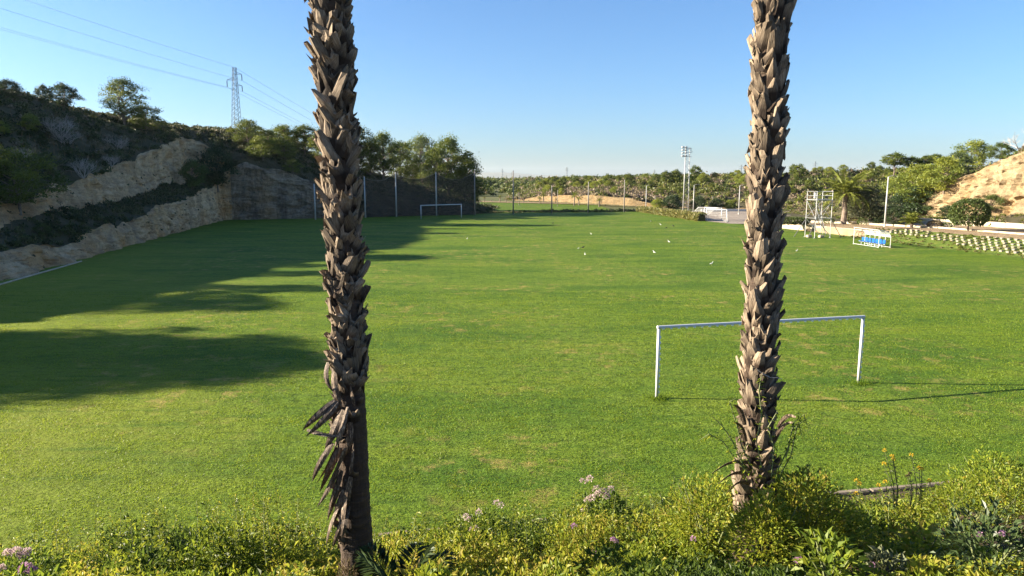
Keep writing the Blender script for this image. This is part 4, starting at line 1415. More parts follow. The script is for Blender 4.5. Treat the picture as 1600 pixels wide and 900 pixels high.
mb.tube([(.45, 0, top - .2), (.45, .1, top + .2), (1.15, .1, top - .9)], .04, 4)
mb.tube([(-.9, 0, top + .2), (1.15, .1, top - .9)], .035, 4)
mb.build('head_frame', M['galv'], t)
for r_ in range(4):
    for c_ in range(2):
        z = top + .15 - r_ * .62
        x = -1.25 + c_ * .72
        mb = MB().box((x, -.28, z), (.58, .3, .34), 0, .05)
        fl = mb.build('floodlight', M['solar'], t)
        MB().tube([(x, -.43, z - .02), (x, -.50, z - .03)], [.2, .17], 10).build('lens', M['whitepaint'], fl)
MB().box((-1.0, -.2, .3), (1.3, .8, .6), 0, .04).build('control_box', M['whiteconc'], t)

def lamp_post(label, u, vb_, vt_, arm=1, z=0.0, r=.075):
    p = gp(u, vb_, z)
    h = at(u, vt_, p.y).z - z
    t = thing('lamp_post', label, 'lamp post', p, 0, 'street lamps beside the pitch')
    MB().tube([(0, 0, -.1), (0, 0, h)], [r * 1.25, r * .8], 10).build('pole', M['lightpole'], t, True)
    MB().tube([(0, 0, -.02), (0, 0, .35)], [r * 1.7, r * 1.6], 8).build('base', M['lightpole'], t)
    mb = MB().tube([(0, 0, h - .05), (arm * .25, 0, h + .06), (arm * .55, 0, h + .1)], .035, 6)
    mb.build('arm', M['lightpole'], t)
    lh = MB().box((arm * .85, 0, h + .11), (.7, .26, .1), 0, .03).build('lamp_head', M['darksteel'], t)
    MB().box((arm * .85, 0, h + .05), (.5, .18, .03), 0, .01).build('lens', M['whitepaint'], lh)
    return t
lamp_post('street lamp by the court, right of the floodlight mast', 1083, 333, 289)
lamp_post('street lamp standing at the far end of the hedge', 1009, 330.5, 290)
lamp_post('street lamp just left of the right palm trunk', 1154, 335, 290)
lamp_post('pale street lamp between the olive tree and the cliff', 1382, 355, 276, 1, .95, .09)
for u, vb_, vt_, Y, lab in [(811, 333, 300, 215, 'thin distant pole among the far palms, left one'), (871, 333, 296, 205, 'thin distant pole left of the yellow far cliff'), (1023, 330, 306, 190, 'thin dark pole between hedge and floodlight mast'), (1113, 330, 306, 185, 'thin pole behind the training goals')]:
    p = at(u, vb_, Y)
    p.z = -.1
    t = thing('thin_pole', lab, 'pole', p)
    MB().tube([(0, 0, 0), (0, 0, at(u, vt_, Y).z)], [.09, .06], 6).build('pole', M['rust'], t, True)
    MB().tube([(0, 0, 0), (0, 0, .25)], [.16, .13], 6).build('base', M['rust'], t)

# ---------------------------------------------------------------- scaffold tower
p = gp(1277, 371, 0)
t = thing('scaffold_tower', 'metal scaffold filming tower with braces at the pitch edge', 'scaffold', p, RAD(12))
sc_ = lambda v_: at(1277, v_, p.y).z
zt, zp, zm = sc_(299), sc_(313), sc_(341)
W_, D_ = 2.2, 2.0
def bar(a, b, name='brace', r=.027, mat='galv'):
    MB().tube([a, b], r, 6).build(name, M[mat], t)
for x in (-W_ / 2, W_ / 2):
    for y in (-D_ / 2, D_ / 2):
        bar((x, y, 0.02), (x, y, zt), 'upright', .045)
        MB().box((x, y, .02), (.25, .25, .03)).build('base_plate', M['galv'], t)
for z in (zm, zp, (zp + zt) / 2, zt - .05):
    for y in (-D_ / 2 + .006, D_ / 2 - .006):
        bar((-W_ / 2 - .15, y, z), (W_ / 2 + .15, y, z), 'ledger')
    for x in (-W_ / 2, W_ / 2):
        bar((x, -D_ / 2 - .1, z + .05), (x, D_ / 2 + .1, z + .05), 'ledger')
for k in range(5):
    MB().box((0, -D_ / 2 + .2 + k * .4, zp + .12), (W_ + .1, .34, .05)).build('deck_plank', M['galv'], t)
for y in (-D_ / 2 - .05, D_ / 2 + .05):
    bar((-W_ / 2, y, zm), (W_ / 2, y, zp - .1))
    bar((W_ / 2, y, zm), (-W_ / 2, y, zp - .1))
    bar((-W_ / 2, y, zm), (W_ / 2, y, .2), 'brace', .045)
bar((-W_ / 2 - .05, -D_ / 2, zm), (-W_ / 2 - .05, D_ / 2, zp))
bar((W_ / 2 + .05, D_ / 2, zm), (W_ / 2 + .05, -D_ / 2, zp))
for sx, sy in ((-1, -1), (1, -1), (1, 1), (-1, 1)):
    bar((sx * W_ / 2, sy * D_ / 2, zm - .1), (sx * (W_ / 2 + 1.25), sy * (D_ / 2 + .5), .02), 'outrigger', .045, 'darksteel')
for dx in (0, .42):
    bar((.35 + dx, -.6, zm * .2), (-.25 + dx, .7, zp), 'ladder_rail', .03)
for k in range(9):
    f = k / 9
    a = Vector((.35, -.6, zm * .2)).lerp(Vector((-.25, .7, zp)), f)
    bar(a, a + Vector((.42, 0, 0)), 'ladder_rung', .022)
MB().box((-.55, .1, zp + .62), (.35, .35, .75), 0, .03).build('camera_box', M['galv'], t)
for a_ in ((-1.0, .3), (.2, -.5)):
    MB().box((a_[0], a_[1], .18), (.9, .35, .3), .4, .03).build('ballast_block', M['concrete'], t)

# ---------------------------------------------------------------- dugout with blue seats
A, B = gp(1334, 381.5, 0), gp(1373, 387.5, 0)
d = B - A
L_ = d.length
t = thing('dugout', 'white framed dugout with seven blue seats beside pitch', 'dugout', A, math.atan2(d.y, d.x))
ht = at(1331, 356, A.y).z
m_, nt_, b_ = newmat('scratched_acrylic')
b_.inputs['Base Color'].default_value = (.75, .78, .78, 1)
b_.inputs['Roughness'].default_value = .35
tr_ = N(nt_, 'ShaderNodeBsdfTransparent')
mx_ = N(nt_, 'ShaderNodeMixShader')
mx_.inputs[0].default_value = .35
nt_.links.new(tr_.outputs[0], mx_.inputs[1])
nt_.links.new(b_.outputs[0], mx_.inputs[2])
nt_.links.new(mx_.outputs[0], nt_.nodes['Material Output'].inputs[0])
M['acrylic'] = m_
arc = [(0, 0, 0), (0, -.02, ht * .55), (0, .12, ht * .86), (0, .5, ht), (0, 1.25, ht * 1.02)]
arc = [(0, 1.3, 0), (0, 1.3, ht * .62), (0, 1.12, ht * .86), (0, .7, ht * .99), (0, -.1, ht * 1.03)]
nrib = 6
for k in range(nrib):
    x = L_ * k / (nrib - 1)
    MB().tube([(x, y, z) for _, y, z in arc], .025, 6).build('rib', M['whitepaint'], t)
for x in (0.0, L_):
    MB().tube([(x, -.05, 0), (x, -.05, ht * 1.02)], .027, 6).build('front_post', M['whitepaint'], t)
for y, z in ((1.3, .08), (1.3, ht * .62), (-.1, ht * 1.03), (-.05, .08), (.62, .36)):
    MB().tube([(-.05, y, z), (L_ + .05, y, z)], .021, 6).build('rail', M['whitepaint'], t)
V, Fc = [], []
for k in range(nrib):
    x = L_ * k / (nrib - 1)
    V += [(x, y + .03, z + .02) for _, y, z in arc[1:]]
for k in range(nrib - 1):
    for j in range(3):
        me = mesh_np('roof_panel', [V[k * 4 + j], V[k * 4 + j + 1], V[k * 4 + 5 + j], V[k * 4 + 4 + j]], np.array([[0, 1, 2, 3]]), None, False, [M['acrylic']])
        link('roof_panel', me, t)
seat = MB()
seat.box((0, 0, .42), (.46, .42, .05), 0, .02)
sk = MB().box((0, .22, .64), (.46, .05, .40), 0, .02)
bkm = bpy.data.meshes.new('backrest')
bkm.from_pydata(sk.V, [], sk.F)
bkm.materials.append(M['blue'])
sm = bpy.data.meshes.new('seat')
sm.from_pydata(seat.V, [], seat.F)
sm.materials.append(M['blue'])
for k in range(7):
    so = link('seat', sm, t, (L_ * (.09 + .82 * k / 6), .62, 0))
    link('backrest', bkm, so)
    MB().tube([(L_ * (.09 + .82 * k / 6), .62, .02), (L_ * (.09 + .82 * k / 6), .62, .40)], .03, 5).build('seat_leg', M['whitepaint'], t)

# ---------------------------------------------------------------- seat blocks on the terrace
bm_ = MB().box((0, 0, -.02), (.32, .30, .16), 0, .03)
bm_.box((0, .0, .075), (.38, .36, .05), 0, .02)
sbm = bpy.data.meshes.new('seat_block')
sbm.from_pydata(bm_.V, [], bm_.F)
sbm.materials.append(M['whiteconc'])
for c_ in range(33):
    s_ = -4.5 + c_ * .86
    x0, y0 = Rb(s_)
    rows = range(0, 6) if c_ < 14 else (range(1, 6) if c_ < 18 else (range(2, 5) if c_ < 23 else range(3, 5) if c_ < 26 else (range(3, 6) if c_ < 31 else range(3, 5))))
    for r_ in rows:
        if c_ > 5 and random.random() < .03:
            continue
        e = 1.55 + r_ * .72
        z = float(np.interp(e, [1.35, 5.4], [.2, 1.22]))
        e += random.uniform(-.07, .07)
        o = link('seat_block', sbm, None, (x0 + nR[0] * e + random.uniform(-.03, .03), y0 + nR[1] * e + random.uniform(-.07, .07), z + .05 + random.uniform(-.05, .02)), math.atan2(nR[1], nR[0]) + math.pi / 2 + random.uniform(-.05, .05))
        o.rotation_euler[0] = random.uniform(-.03, .03)
        nm = ('front', 'second', 'third', 'fourth', 'fifth', 'top')[r_]
        part_ = 'near' if c_ < 12 else 'middle' if c_ < 22 else 'far'
        tag(o, 'pale concrete seat block in the %s row, %s part of the grass terrace' % (nm, part_), 'seat block', 'seat blocks of the %s row, %s part' % (nm, part_))

# kerbs and low walls on the right
def wall_run(name, label, cat, pts, w, h, mat, seg=3.0, bev=.03):
    """a low wall built of separate blocks along a line of points"""
    t = thing(name, label, cat, pts[0])
    o0 = Vector(pts[0])
    for a, b in zip(pts[:-1], pts[1:]):
        a, b = Vector(a), Vector(b)
        d = b - a
        n = max(1, int(d.length / seg))
        for k in range(n):
            c = a + d * ((k + .5) / n) - o0
            MB().box((c.x, c.y, c.z + h / 2 + random.uniform(-.012, .012)), (d.length / n - .03, w, h), math.atan2(d.y, d.x), bev).build('block', mat, t)
    return t
def rpt(s, e, z):
    x, y = Rb(s)
    return (x + nR[0] * e, y + nR[1] * e, z)
wall_run('low_wall', 'long cream low wall behind the round clipped bush', 'wall', [rpt(-10, 18.2, 1.3), rpt(20, 18.2, 1.28), rpt(38, 18.4, 1.05)], .25, .72, M['concrete'], 2.4)
wall_run('terrace_kerb', 'cream kerb along the top of the seat terrace', 'kerb', [rpt(-12, 10.4, 1.2), rpt(20, 10.4, 1.2), rpt(34, 9.4, .95), rpt(44, 7.0, .75)], .35, .3, M['concrete'], 2.2)
wall_run('retaining_wall', 'cream retaining wall behind the scaffold tower and dugout', 'wall', [rpt(23, 3.0, -.1), rpt(29, 2.1, -.1), rpt(46, 1.85, -.1)], .3, 1.02, M['concrete'], 2.6)
wall_run('court_wall', 'low pale wall at the back of the court', 'wall', [(44.5, 168, 0), (58, 168, 0), (72, 158, 0)], .3, .55, M['lightpole'], 4)

# clipped and planted things of the right side
def blob_bush(name, label, cat, p, rx, ry, rz_, n, size, mat, vj=.2, base=0.0, group=None, stem=True):
    d = unit(n)
    d[:, 2] = np.where(d[:, 2] < -.75, -d[:, 2], d[:, 2])
    q = d * (.86 + .14 * rng.random((n, 1))) * (1 + .06 * vnoise(d * 3.1 + p[0], 8))[:, None]
    C = q * [rx, ry, rz_] + [0, 0, base + rz_]
    V, Fq = cards(C, size * (.7 + .6 * rng.random(n)), .5, d, 1.0)
    t = thing(name, label, cat, p, 0, group)
    link('foliage', mesh_np('foliage', V, Fq, np.clip(.5 + vj * rng.normal(size=n), 0, 1), False, [mat]), t)
    if stem:
        MB().tube([(0, 0, -.15), (0, 0, base + rz_ * .9)], [.12, .05], 7).build('stem', M['pinebark'], t)
    return t
p = gp(1512, 362, 1.2)
blob_bush('clipped_bush', 'round clipped dark green bush before the yellow cliff', 'bush', p, 2.25, 2.1, 1.85, 6000, .13, M['hedge'], .22, .25)
p = gp(1460, 357.5, 1.1)
blob_bush('ball_bush', 'low grey-brown ball-shaped bush left of the clipped bush', 'bush', p, .95, .9, .55, 1500, .08, M['drystraw'], .2, 0, None, False)
p = gp(1480, 357, 1.2)
blob_bush('small_bush', 'small sparse bush beside the round clipped bush', 'bush', p, .55, .5, .4, 260, .09, M['hedge'], .2, 0, None, False)
p = gp(1240, 352.5, .8)
blob_bush('clipped_hedge', 'low clipped dark hedge block left of the scaffold tower', 'hedge', p, 2.4, 1.6, .62, 3600, .11, M['hedge'], .2, 0, None, False)
for u, vv, lab in ((1295, 351, 'small shrub left of the date palm trunk'), (1334, 351, 'small dry shrub right of the date palm trunk'), (1347, 352, 'low green shrub under the olive tree')):
    p = gp(u, vv, .9)
    blob_bush('small_bush', lab, 'bush', p, .8, .7, .5, 420, .09, M['hedge'] if u != 1334 else M['drystraw'], .2, 0, None, False)
plant('oliveb', gp(1352, 351, .85), at(1352, 295, 106).z - .85, 'grey-green olive tree right of the date palm', name='olive_tree', sx=1.25)
plant('dark', gp(1368, 351, .9), 2.6, 'dark shrub in the shade between olive tree and lamp', name='shrub', cat='shrub', sx=1.3)
plant('dark', gp(1398, 353, .95), 2.6, 'dark shrub just right of the pale street lamp', name='shrub', cat='shrub', sx=1.0)
# fan palm bush
p = gp(1424, 357, 1.1)
t = thing('fan_palm', 'bushy green fan palm between lamp and ball bush', 'palm', p)
MB().tube([(0, 0, -.1), (0, 0, .7)], [.22, .18], 8).build('trunk', M['pinebark'], t)
for k in range(34):
    o = link('frond', fronds_far[k % 2], t, (0, 0, .55))
    o.rotation_euler = (0, -1.35 + 1.35 * k / 34, k * 2.399)
    o.scale = (.85, .85, .85)
# hedge strip beside the court
hA, hB = gp(1097, 345.5, 0), gp(1000, 330.5, 0)
n = 15000
tt = rng.random(n)
side = rng.random(n)
hh = (1.25 - .25 * tt) * (1 + .10 * vnoise(np.stack([tt * 50, tt * 0, tt * 0], 1), 3))
wd = .8
face = rng.random(n)
lx = np.where(face < .5, -wd + .12 * rng.normal(size=n), wd * (2 * side - 1))
lz = np.where(face < .5, side * hh, hh + .09 * rng.normal(size=n))
dv = np.array([hB.x - hA.x, hB.y - hA.y])
Ln = np.linalg.norm(dv)
dn = dv / Ln
C = np.stack([tt * dv[0] + dn[1] * lx, tt * dv[1] - dn[0] * lx, lz], 1)
V, Fq = cards(C, .15 + .1 * rng.random(n), .5)
t = thing('hedge', 'long low yellowish hedge along the right far touchline', 'hedge', hA)
link('foliage', mesh_np('foliage', V, Fq, np.clip(.5 + .25 * rng.normal(size=n), 0, 1), False, [M['dryhedge']]), t)
MB().box((dv[0] / 2, dv[1] / 2, .5), (Ln, 1.2, 1.0), math.atan2(dv[1], dv[0])).build('branch_mass', M['hillsoil'], t)
# dark tree and scrub behind the hedge and the court; low scrub line along the far end of the pitch
for u, vb_, vt_, kd_, lab in [(1051, 333, 305, 'dark', 'big dark round tree behind the hedge left of mast'), (1090, 334, 308, 'dark', 'dark tree behind the hedge right of the mast'), (1118, 333, 310, 'dark', 'dark tree behind the training goals'),
                              (1025, 331, 312, 'yellow_low', 'yellow-green bush behind the far end of hedge'), (1140, 334, 313, 'yellow_low', 'yellow-green bush behind the court lamp')]:
    p = at(u, vb_, 178)
    p.z = -.1
    plant(kd_, p, at(u, vt_, 178).z, lab, name='shrub', cat='shrub', sx=1.15)
nb = 150
uu = rng.uniform(742, 990, nb)
C = np.array([list(gp(u, 333.5 - (u - 742) * .012)) for u in uu]) + rng.normal(size=(nb, 3)) * [.5, 1.2, 0] + [0, 2.5, 0]
rad = .35 + .45 * rng.random(nb) + .55 * (uu > 850) * rng.random(nb)
V, Fq, v = bush_cloud(C, rad, np.full(nb, .7), 60, .16, classes(nb, [.6, .2, .2], [.05, .3, .7]))
tag(link('verge_scrub', mesh_np('verge_scrub', V, Fq, v, False, [M['scrub_sun']])), 'low dark scrub along the far end of the pitch', 'scrub', kind='stuff')

# ---------------------------------------------------------------- power line
M['pylon'] = plain('dull_pylon_steel', (.20, .21, .21), .6, .2, .1, 3)
Yt = 220
zt_ = at(366, 105, Yt).z
bx_ = at(369, 195, Yt).x
txx = at(366, 105, Yt).x
t = thing('power_pylon', 'steel lattice pylon standing behind the left hill', 'pylon', (bx_, Yt, 12))
h_ = zt_ - 12
def pw(z):
    return 1.5 - 1.05 * z / h_
def pc(z):
    return (txx - bx_) * max(0, (z - (h_ - 17)) / 17)
for sx in (-1, 1):
    for sy in (-1, 1):
        MB().tube([(sx * pw(0) + pc(0), sy * pw(0), 0), (sx * pw(h_) + pc(h_), sy * pw(h_), h_)], .08, 4).build('leg', M['pylon'], t)
mb = MB()
n = 20
for k in range(n):
    z0, z1 = h_ * k / n, h_ * (k + 1) / n
    for sy in (-1, 1):
        mb.tube([(-pw(z0) + pc(z0), sy * pw(z0), z0), (pw(z1) + pc(z1), sy * pw(z1), z1)], .045, 3)
        mb.tube([(pw(z0) + pc(z0), sy * pw(z0), z0), (-pw(z1) + pc(z1), sy * pw(z1), z1)], .045, 3)
        mb.tube([(sy * pw(z0) + pc(z0), -pw(z0), z0), (sy * pw(z1) + pc(z1), pw(z1), z1)], .045, 3)
mb.build('lattice', M['pylon'], t)
WP = []
for sx, va, vi in ((1, 116, 126), (-1, 125, 136), (1, 134, 143)):
    z = at(366, va, Yt).z - 12
    x = sx * (2.15 if sx > 0 else 2.35) + pc(z)
    mb = MB().tube([(pc(z), 0, z), (x, 0, z)], .08, 4)
    mb.tube([(pc(z), 0, z + .9), (x, 0, z)], .07, 4)
    mb.build('crossarm', M['pylon'], t)
    zi = at(366, vi, Yt).z - 12
    MB().tube([(x, 0, z), (x, 0, z - .4), (x, 0, zi + .2), (x, 0, zi)], [.05, .14, .14, .05], 6).build('insulator', M['insul'], t)
    WP.append(Vector((bx_ + x, Yt, 12 + zi)))
WP.append(Vector((txx, Yt, zt_)))
def cable(label, A, B, sag, r0=.05, r1=.05):
    A, B = Vector(A), Vector(B)
    pts = [A.lerp(B, s) - Vector((0, 0, 4 * sag * s * (1 - s))) for s in np.linspace(0, 1, 25)]
    me = MB().tube(pts, [r0 + (r1 - r0) * s for s in np.linspace(0, 1, 25)], 4)
    tag(me.build('cable', M['wire']), label, 'cable', 'cables of the power line')
nearT = at(-700, -245, 95)
for P_, (u_, v_), lab in ((WP[3], (-700, -258), 'top earth cable left of the pylon'), (WP[0], (-700, -215), 'second cable from the top left of the pylon'), (WP[1], (-700, -160), 'third cable left of the pylon, upper of the close pair'), (WP[2], (-700, -152), 'lowest cable left of the pylon')):
    cable(lab, P_, at(u_, v_, 95), .8, .04, .022)
for P_, (u_, v_), lab in ((WP[3], (640, 262), 'top cable right of the pylon running to the palm'), (WP[0], (640, 270), 'second cable right of the pylon running to the palm'), (WP[2], (640, 274), 'third cable right of the pylon running to the palm'), (WP[1], (640, 278), 'lowest cable right of the pylon running to the palm')):
    cable(lab, P_, at(u_, v_, 900), 1.5, .04, .05)
# distant pylons
for u, vt_, vb_, Y, lab in [(785, 263.5, 285, 1500, 'distant pylon pair member standing left, above the wood'), (800, 268, 285, 1700, 'faint distant pylon right of the tall pole'), (885.5, 261, 285, 1300, 'distant pylon above the left end of far hillside'), (1022, 265, 285, 1700, 'faint distant pylon left of the floodlight mast'), (1157, 257, 285, 1300, 'distant pylon beside the right palm trunk'), (1272, 252, 285, 1200, 'faint distant pylon right of the right palm trunk')]:
    b_ = at(u, vb_, Y)
    h_ = at(u, vt_, Y).z - b_.z
    t = thing('distant_pylon', lab, 'pylon', b_, 0, 'distant pylons on the horizon')
    w_ = h_ * .06
    for sx in (-1, 1):
        MB().tube([(sx * w_, 0, -8), (sx * w_ * .3, 0, h_)], .22, 4).build('leg', M['pylon'], t)
    mb = MB()
    for k in range(8):
        z0, z1 = h_ * k / 8, h_ * (k + 1) / 8
        mb.tube([(-w_ * (1 - .7 * k / 8), 0, z0), (w_ * (1 - .7 * (k + 1) / 8), 0, z1)], .14, 3)
        mb.tube([(w_ * (1 - .7 * k / 8), 0, z0), (-w_ * (1 - .7 * (k + 1) / 8), 0, z1)], .14, 3)
    mb.build('lattice', M['pylon'], t)
    mb = MB()
    for z in (.78, .88):
        mb.tube([(-h_ * .12, 0, h_ * z), (h_ * .12, 0, h_ * z)], .18, 3)
    mb.build('crossarm', M['pylon'], t)
# ---------------------------------------------------------------- kerb of the pitch below the bank
def kpt(s, z=0.0):
    x = 7.65 + math.cos(KA) * s
    y = 15.4 + math.sin(KA) * s
    return (x, y, z)
t = wall_run('timber_edging', 'weathered timber edging along the near end of pitch', 'edging', [kpt(-24, -.04), kpt(16, -.04)], .16, .2, M['oldwood'] if 'oldwood' in M else M['wood'], 2.9, .03)
for ch in t.children:
    ch.name = 'timber'
le = wall_run('stone_edging', 'pale thin edging along the foot of the left quarry face', 'edging', [(*Lb(44), 0), (*Lb(63), 0)], .14, .10, M['concrete'], 3.2, .02)
le.location.x += .9
le.location.y += .18

# ---------------------------------------------------------------- turf blades close to the viewer
n = 330000
Yb = 13.0 * (46 / 13.0) ** (rng.random(n) ** .85)
Xb = (rng.random(n) - .5) * 2 * (.74 * Yb + 1)
keep = kd(Xb, Yb) < -.25
Xb, Yb = Xb[keep], Yb[keep]
n = len(Xb)
cl = fbm(np.stack([Xb * 1.5, Yb * 1.5, Xb * 0], 1), 3, 12)
keep = cl + .35 * rng.normal(size=n) > -.15
Xb, Yb, cl = Xb[keep], Yb[keep], cl[keep]
n = len(Xb)
h = (.014 + .02 * rng.random(n) + .010 * np.clip(cl, 0, 1)) * (1 + .012 * Yb)
wv = (.004 + .004 * rng.random(n)) * (1 + .03 * Yb)
an = rng.random(n) * 6.283
P0 = np.stack([Xb, Yb, np.zeros(n)], 1)
S = np.stack([np.cos(an), np.sin(an), np.zeros(n)], 1) * wv[:, None]
T = np.stack([rng.normal(size=n) * .5, rng.normal(size=n) * .5, np.ones(n)], 1) * h[:, None]
V = np.stack([P0 - S, P0 + S, P0 + T], 1).reshape(-1, 3)
tag(link('turf_blades', mesh_np('turf_blades', V, np.arange(3 * n).reshape(n, 3), np.clip(.5 + .35 * cl + .25 * rng.normal(size=n), 0, 1), False, [M['blade']])), 'short mown grass blades on the nearer part of the pitch', 'grass', kind='stuff')

# ---------------------------------------------------------------- bank vegetation
VT = ([-100, 0, 90, 150, 250, 350, 420, 480, 520, 600, 660, 720, 760, 850, 900, 930, 990, 1040, 1090, 1150, 1200, 1270, 1320, 1400, 1480, 1520, 1560, 1610, 1700],
      [838, 834, 838, 812, 800, 790, 782, 800, 828, 826, 814, 816, 806, 800, 784, 766, 780, 766, 746, 746, 742, 752, 790, 786, 776, 744, 724, 734, 740])
def ground(x, y):
    return bank_z(x, y)
def leafy(C, D, L, W, v, fold=.25):
    V, Fq = leaves(C, D, L, W, fold)
    return V, Fq, np.repeat(v, 2)
def canopy(sites, hts, rads, nleaf, L0, vcl, spread=.45):
    """leafy domes: leaves spread through an uneven dome above each site"""
    k = np.repeat(np.arange(len(sites)), nleaf)
    m = len(k)
    d = unit(m)
    d[:, 2] = np.abs(d[:, 2])
    rr = (.35 + .65 * rng.random(m) ** .5)
    P = sites[k] + d * rr[:, None] * np.stack([rads[k], rads[k], hts[k]], 1)
    lump = vnoise(P * 4.5, 19)
    P = P + d * (lump * .10)[:, None]
    D = d * .7 + unit(m) * .75 + [0, 0, .25]
    v = np.clip(vcl[k] + .13 * rng.normal(size=m) + .1 * lump, 0, 1)
    L = L0[k] * (.6 + .8 * rng.random(m))
    return leafy(P, D, L, L * (.42 + .2 * rng.random(m)), v)
ns = 1850
Y = rng.uniform(5.4, 15.2, ns)
X = rng.uniform(-1, 1, ns) * (.92 * Y + 1.5)
dd_ = kd(X, Y)
ok = (dd_ > .35) & (np.hypot(X + 1.75, Y - 7.4) > .55) & (np.hypot(X - 2.84, Y - 7.95) > .5)
X, Y = X[ok], Y[ok]
zg = ground(X, Y)
u_, _, _ = proj(np.stack([X, Y, zg + .5], 1))
vlim = np.interp(u_, *VT) + rng.uniform(-8, 16, len(X))
vlim = np.maximum(vlim, np.interp(Y, [5.4, 6.5, 8, 9.5], [905, 880, 840, 700]))
# the left palm's foot stays in view, as do the bare patches at the lower right
vlim = np.where((np.abs(u_ - 556) < 62) & (Y < 8.2), 915, vlim)
zl_ = np.array([at(a, b, c).z for a, b, c in zip(u_, vlim, Y)])
H = np.clip(zl_ - zg, 0, 1.15)
bare = fbm(np.stack([X * .55, Y * .55, X * 0], 1), 3, 91)
ok = (H > .12) & ((bare > -.28) | (Y > 10.5) | (X < 2))
X, Y, zg, H = X[ok], Y[ok], zg[ok], H[ok]
ns = len(X)
clp = vnoise(np.stack([X * 1.1, Y * 1.1, X * 0 + 2], 1), 14)
H = H * np.clip(.82 + .3 * clp, .45, 1) * rng.uniform(.75, 1.0, ns)
kind = fbm(np.stack([X * .5, Y * .5, X * 0 + 3], 1), 3, 23) + .18 * rng.normal(size=ns)
vcl = np.clip(.50 + 1.5 * kind, .03, .86)
L0 = np.where(rng.random(ns) < .2, .085, .045 + .022 * rng.random(ns))
sites = np.stack([X, Y, zg], 1)
rads = .18 + .26 * rng.random(ns)
nl = np.clip((150 + 260 * H) * np.where(Y < 12, 1.0, .8), 60, 420).astype(int)
cov = canopy(sites, H * .97, rads, nl, L0, vcl)
# low creeping leaves so that no bare gaps remain on the upper bank
n2 = 50000
Y2 = rng.uniform(5.2, 15.4, n2)
X2 = rng.uniform(-1, 1, n2) * (.92 * Y2 + 1.5)
ok = (kd(X2, Y2) > .15) & ((fbm(np.stack([X2 * .55, Y2 * .55, X2 * 0], 1), 3, 91) > -.22) | (rng.random(n2) < .12))
X2, Y2 = X2[ok], Y2[ok]
n2 = len(X2)
C = np.stack([X2, Y2, ground(X2, Y2) + .18 * rng.random(n2)], 1)
low = leafy(C, unit(n2) * .8 + [0, 0, .6], .04 + .05 * rng.random(n2), .03, np.clip(.35 + .22 * rng.normal(size=n2), 0, .9))
# wispy sprays that rise out of the cover
nsp = 620
Ys = rng.uniform(8.2, 14.6, nsp)
Xs = rng.uniform(-1, 1, nsp) * .76 * Ys
ok = (kd(Xs, Ys) > .5) & (np.hypot(Xs + 1.75, Ys - 7.4) > .9)
Xs, Ys = Xs[ok], Ys[ok]
zs_ = ground(Xs, Ys)
us_, _, _ = proj(np.stack([Xs, Ys, zs_ + .5], 1))
vs_ = np.interp(us_, *VT) - rng.uniform(-18, 17, len(Xs))
ts_ = np.array([at(a, b, c).z for a, b, c in zip(us_, vs_, Ys)])
hs_ = np.clip(ts_ - zs_, .15, 1.3)
Cl, Dl = [], []
stem_mb = MB()
for x, y, z, h_ in zip(Xs, Ys, zs_, hs_):
    e = Vector((x + rng.normal() * .12, y + rng.normal() * .12, z + h_))
    b0 = Vector((x, y, z))
    mid_ = b0.lerp(e, .6) + Vector((rng.normal() * .05, rng.normal() * .05, 0))
    stem_mb.tube([b0, mid_, e], [.006, .004, .002], 3, False)
    for q in np.linspace(.35, 1, int(14 + 14 * h_)):
        c = mid_.lerp(e, (q - .6) / .4) if q > .6 else b0.lerp(mid_, q / .6)
        Cl.append(list(c))
        Dl.append(list(rng.normal(size=3) * [1, 1, .5] + [0, 0, .35]))
Cl, Dl = np.array(Cl), np.array(Dl)
nv = len(Cl)
spr = leafy(Cl, Dl, .035 + .045 * rng.random(nv), .022 + .014 * rng.random(nv), np.clip(.55 + .22 * rng.normal(size=nv), 0, .95))
V, Fq, v = join([cov, low, spr])
tag(stem_mb.build('thin_stems', M['stem']), 'thin stems of the wispy sprays on the bank', 'stems', kind='stuff')
tag(link('ground_cover', mesh_np('ground_cover', V, Fq, v, False, [M['cover']])), 'dense yellow-green leafy ground cover over the near bank', 'ground cover', kind='stuff')
# dry litter
n4 = 3500
Y4 = rng.uniform(5.2, 12, n4)
X4 = rng.uniform(0, 1, n4) * (.76 * Y4 + .8)
C = np.stack([X4, Y4, ground(X4, Y4) + .03 + .05 * rng.random(n4)], 1)
V, Fq = leaves(C, unit(n4) * [1, 1, .25], .04 + .06 * rng.random(n4), .02)
tag(link('leaf_litter', mesh_np('leaf_litter', V, Fq, np.repeat(rng.random(n4), 2), False, [M['drystraw']])), 'dry brown leaf litter on the bare earth of the bank', 'leaf litter', kind='stuff')

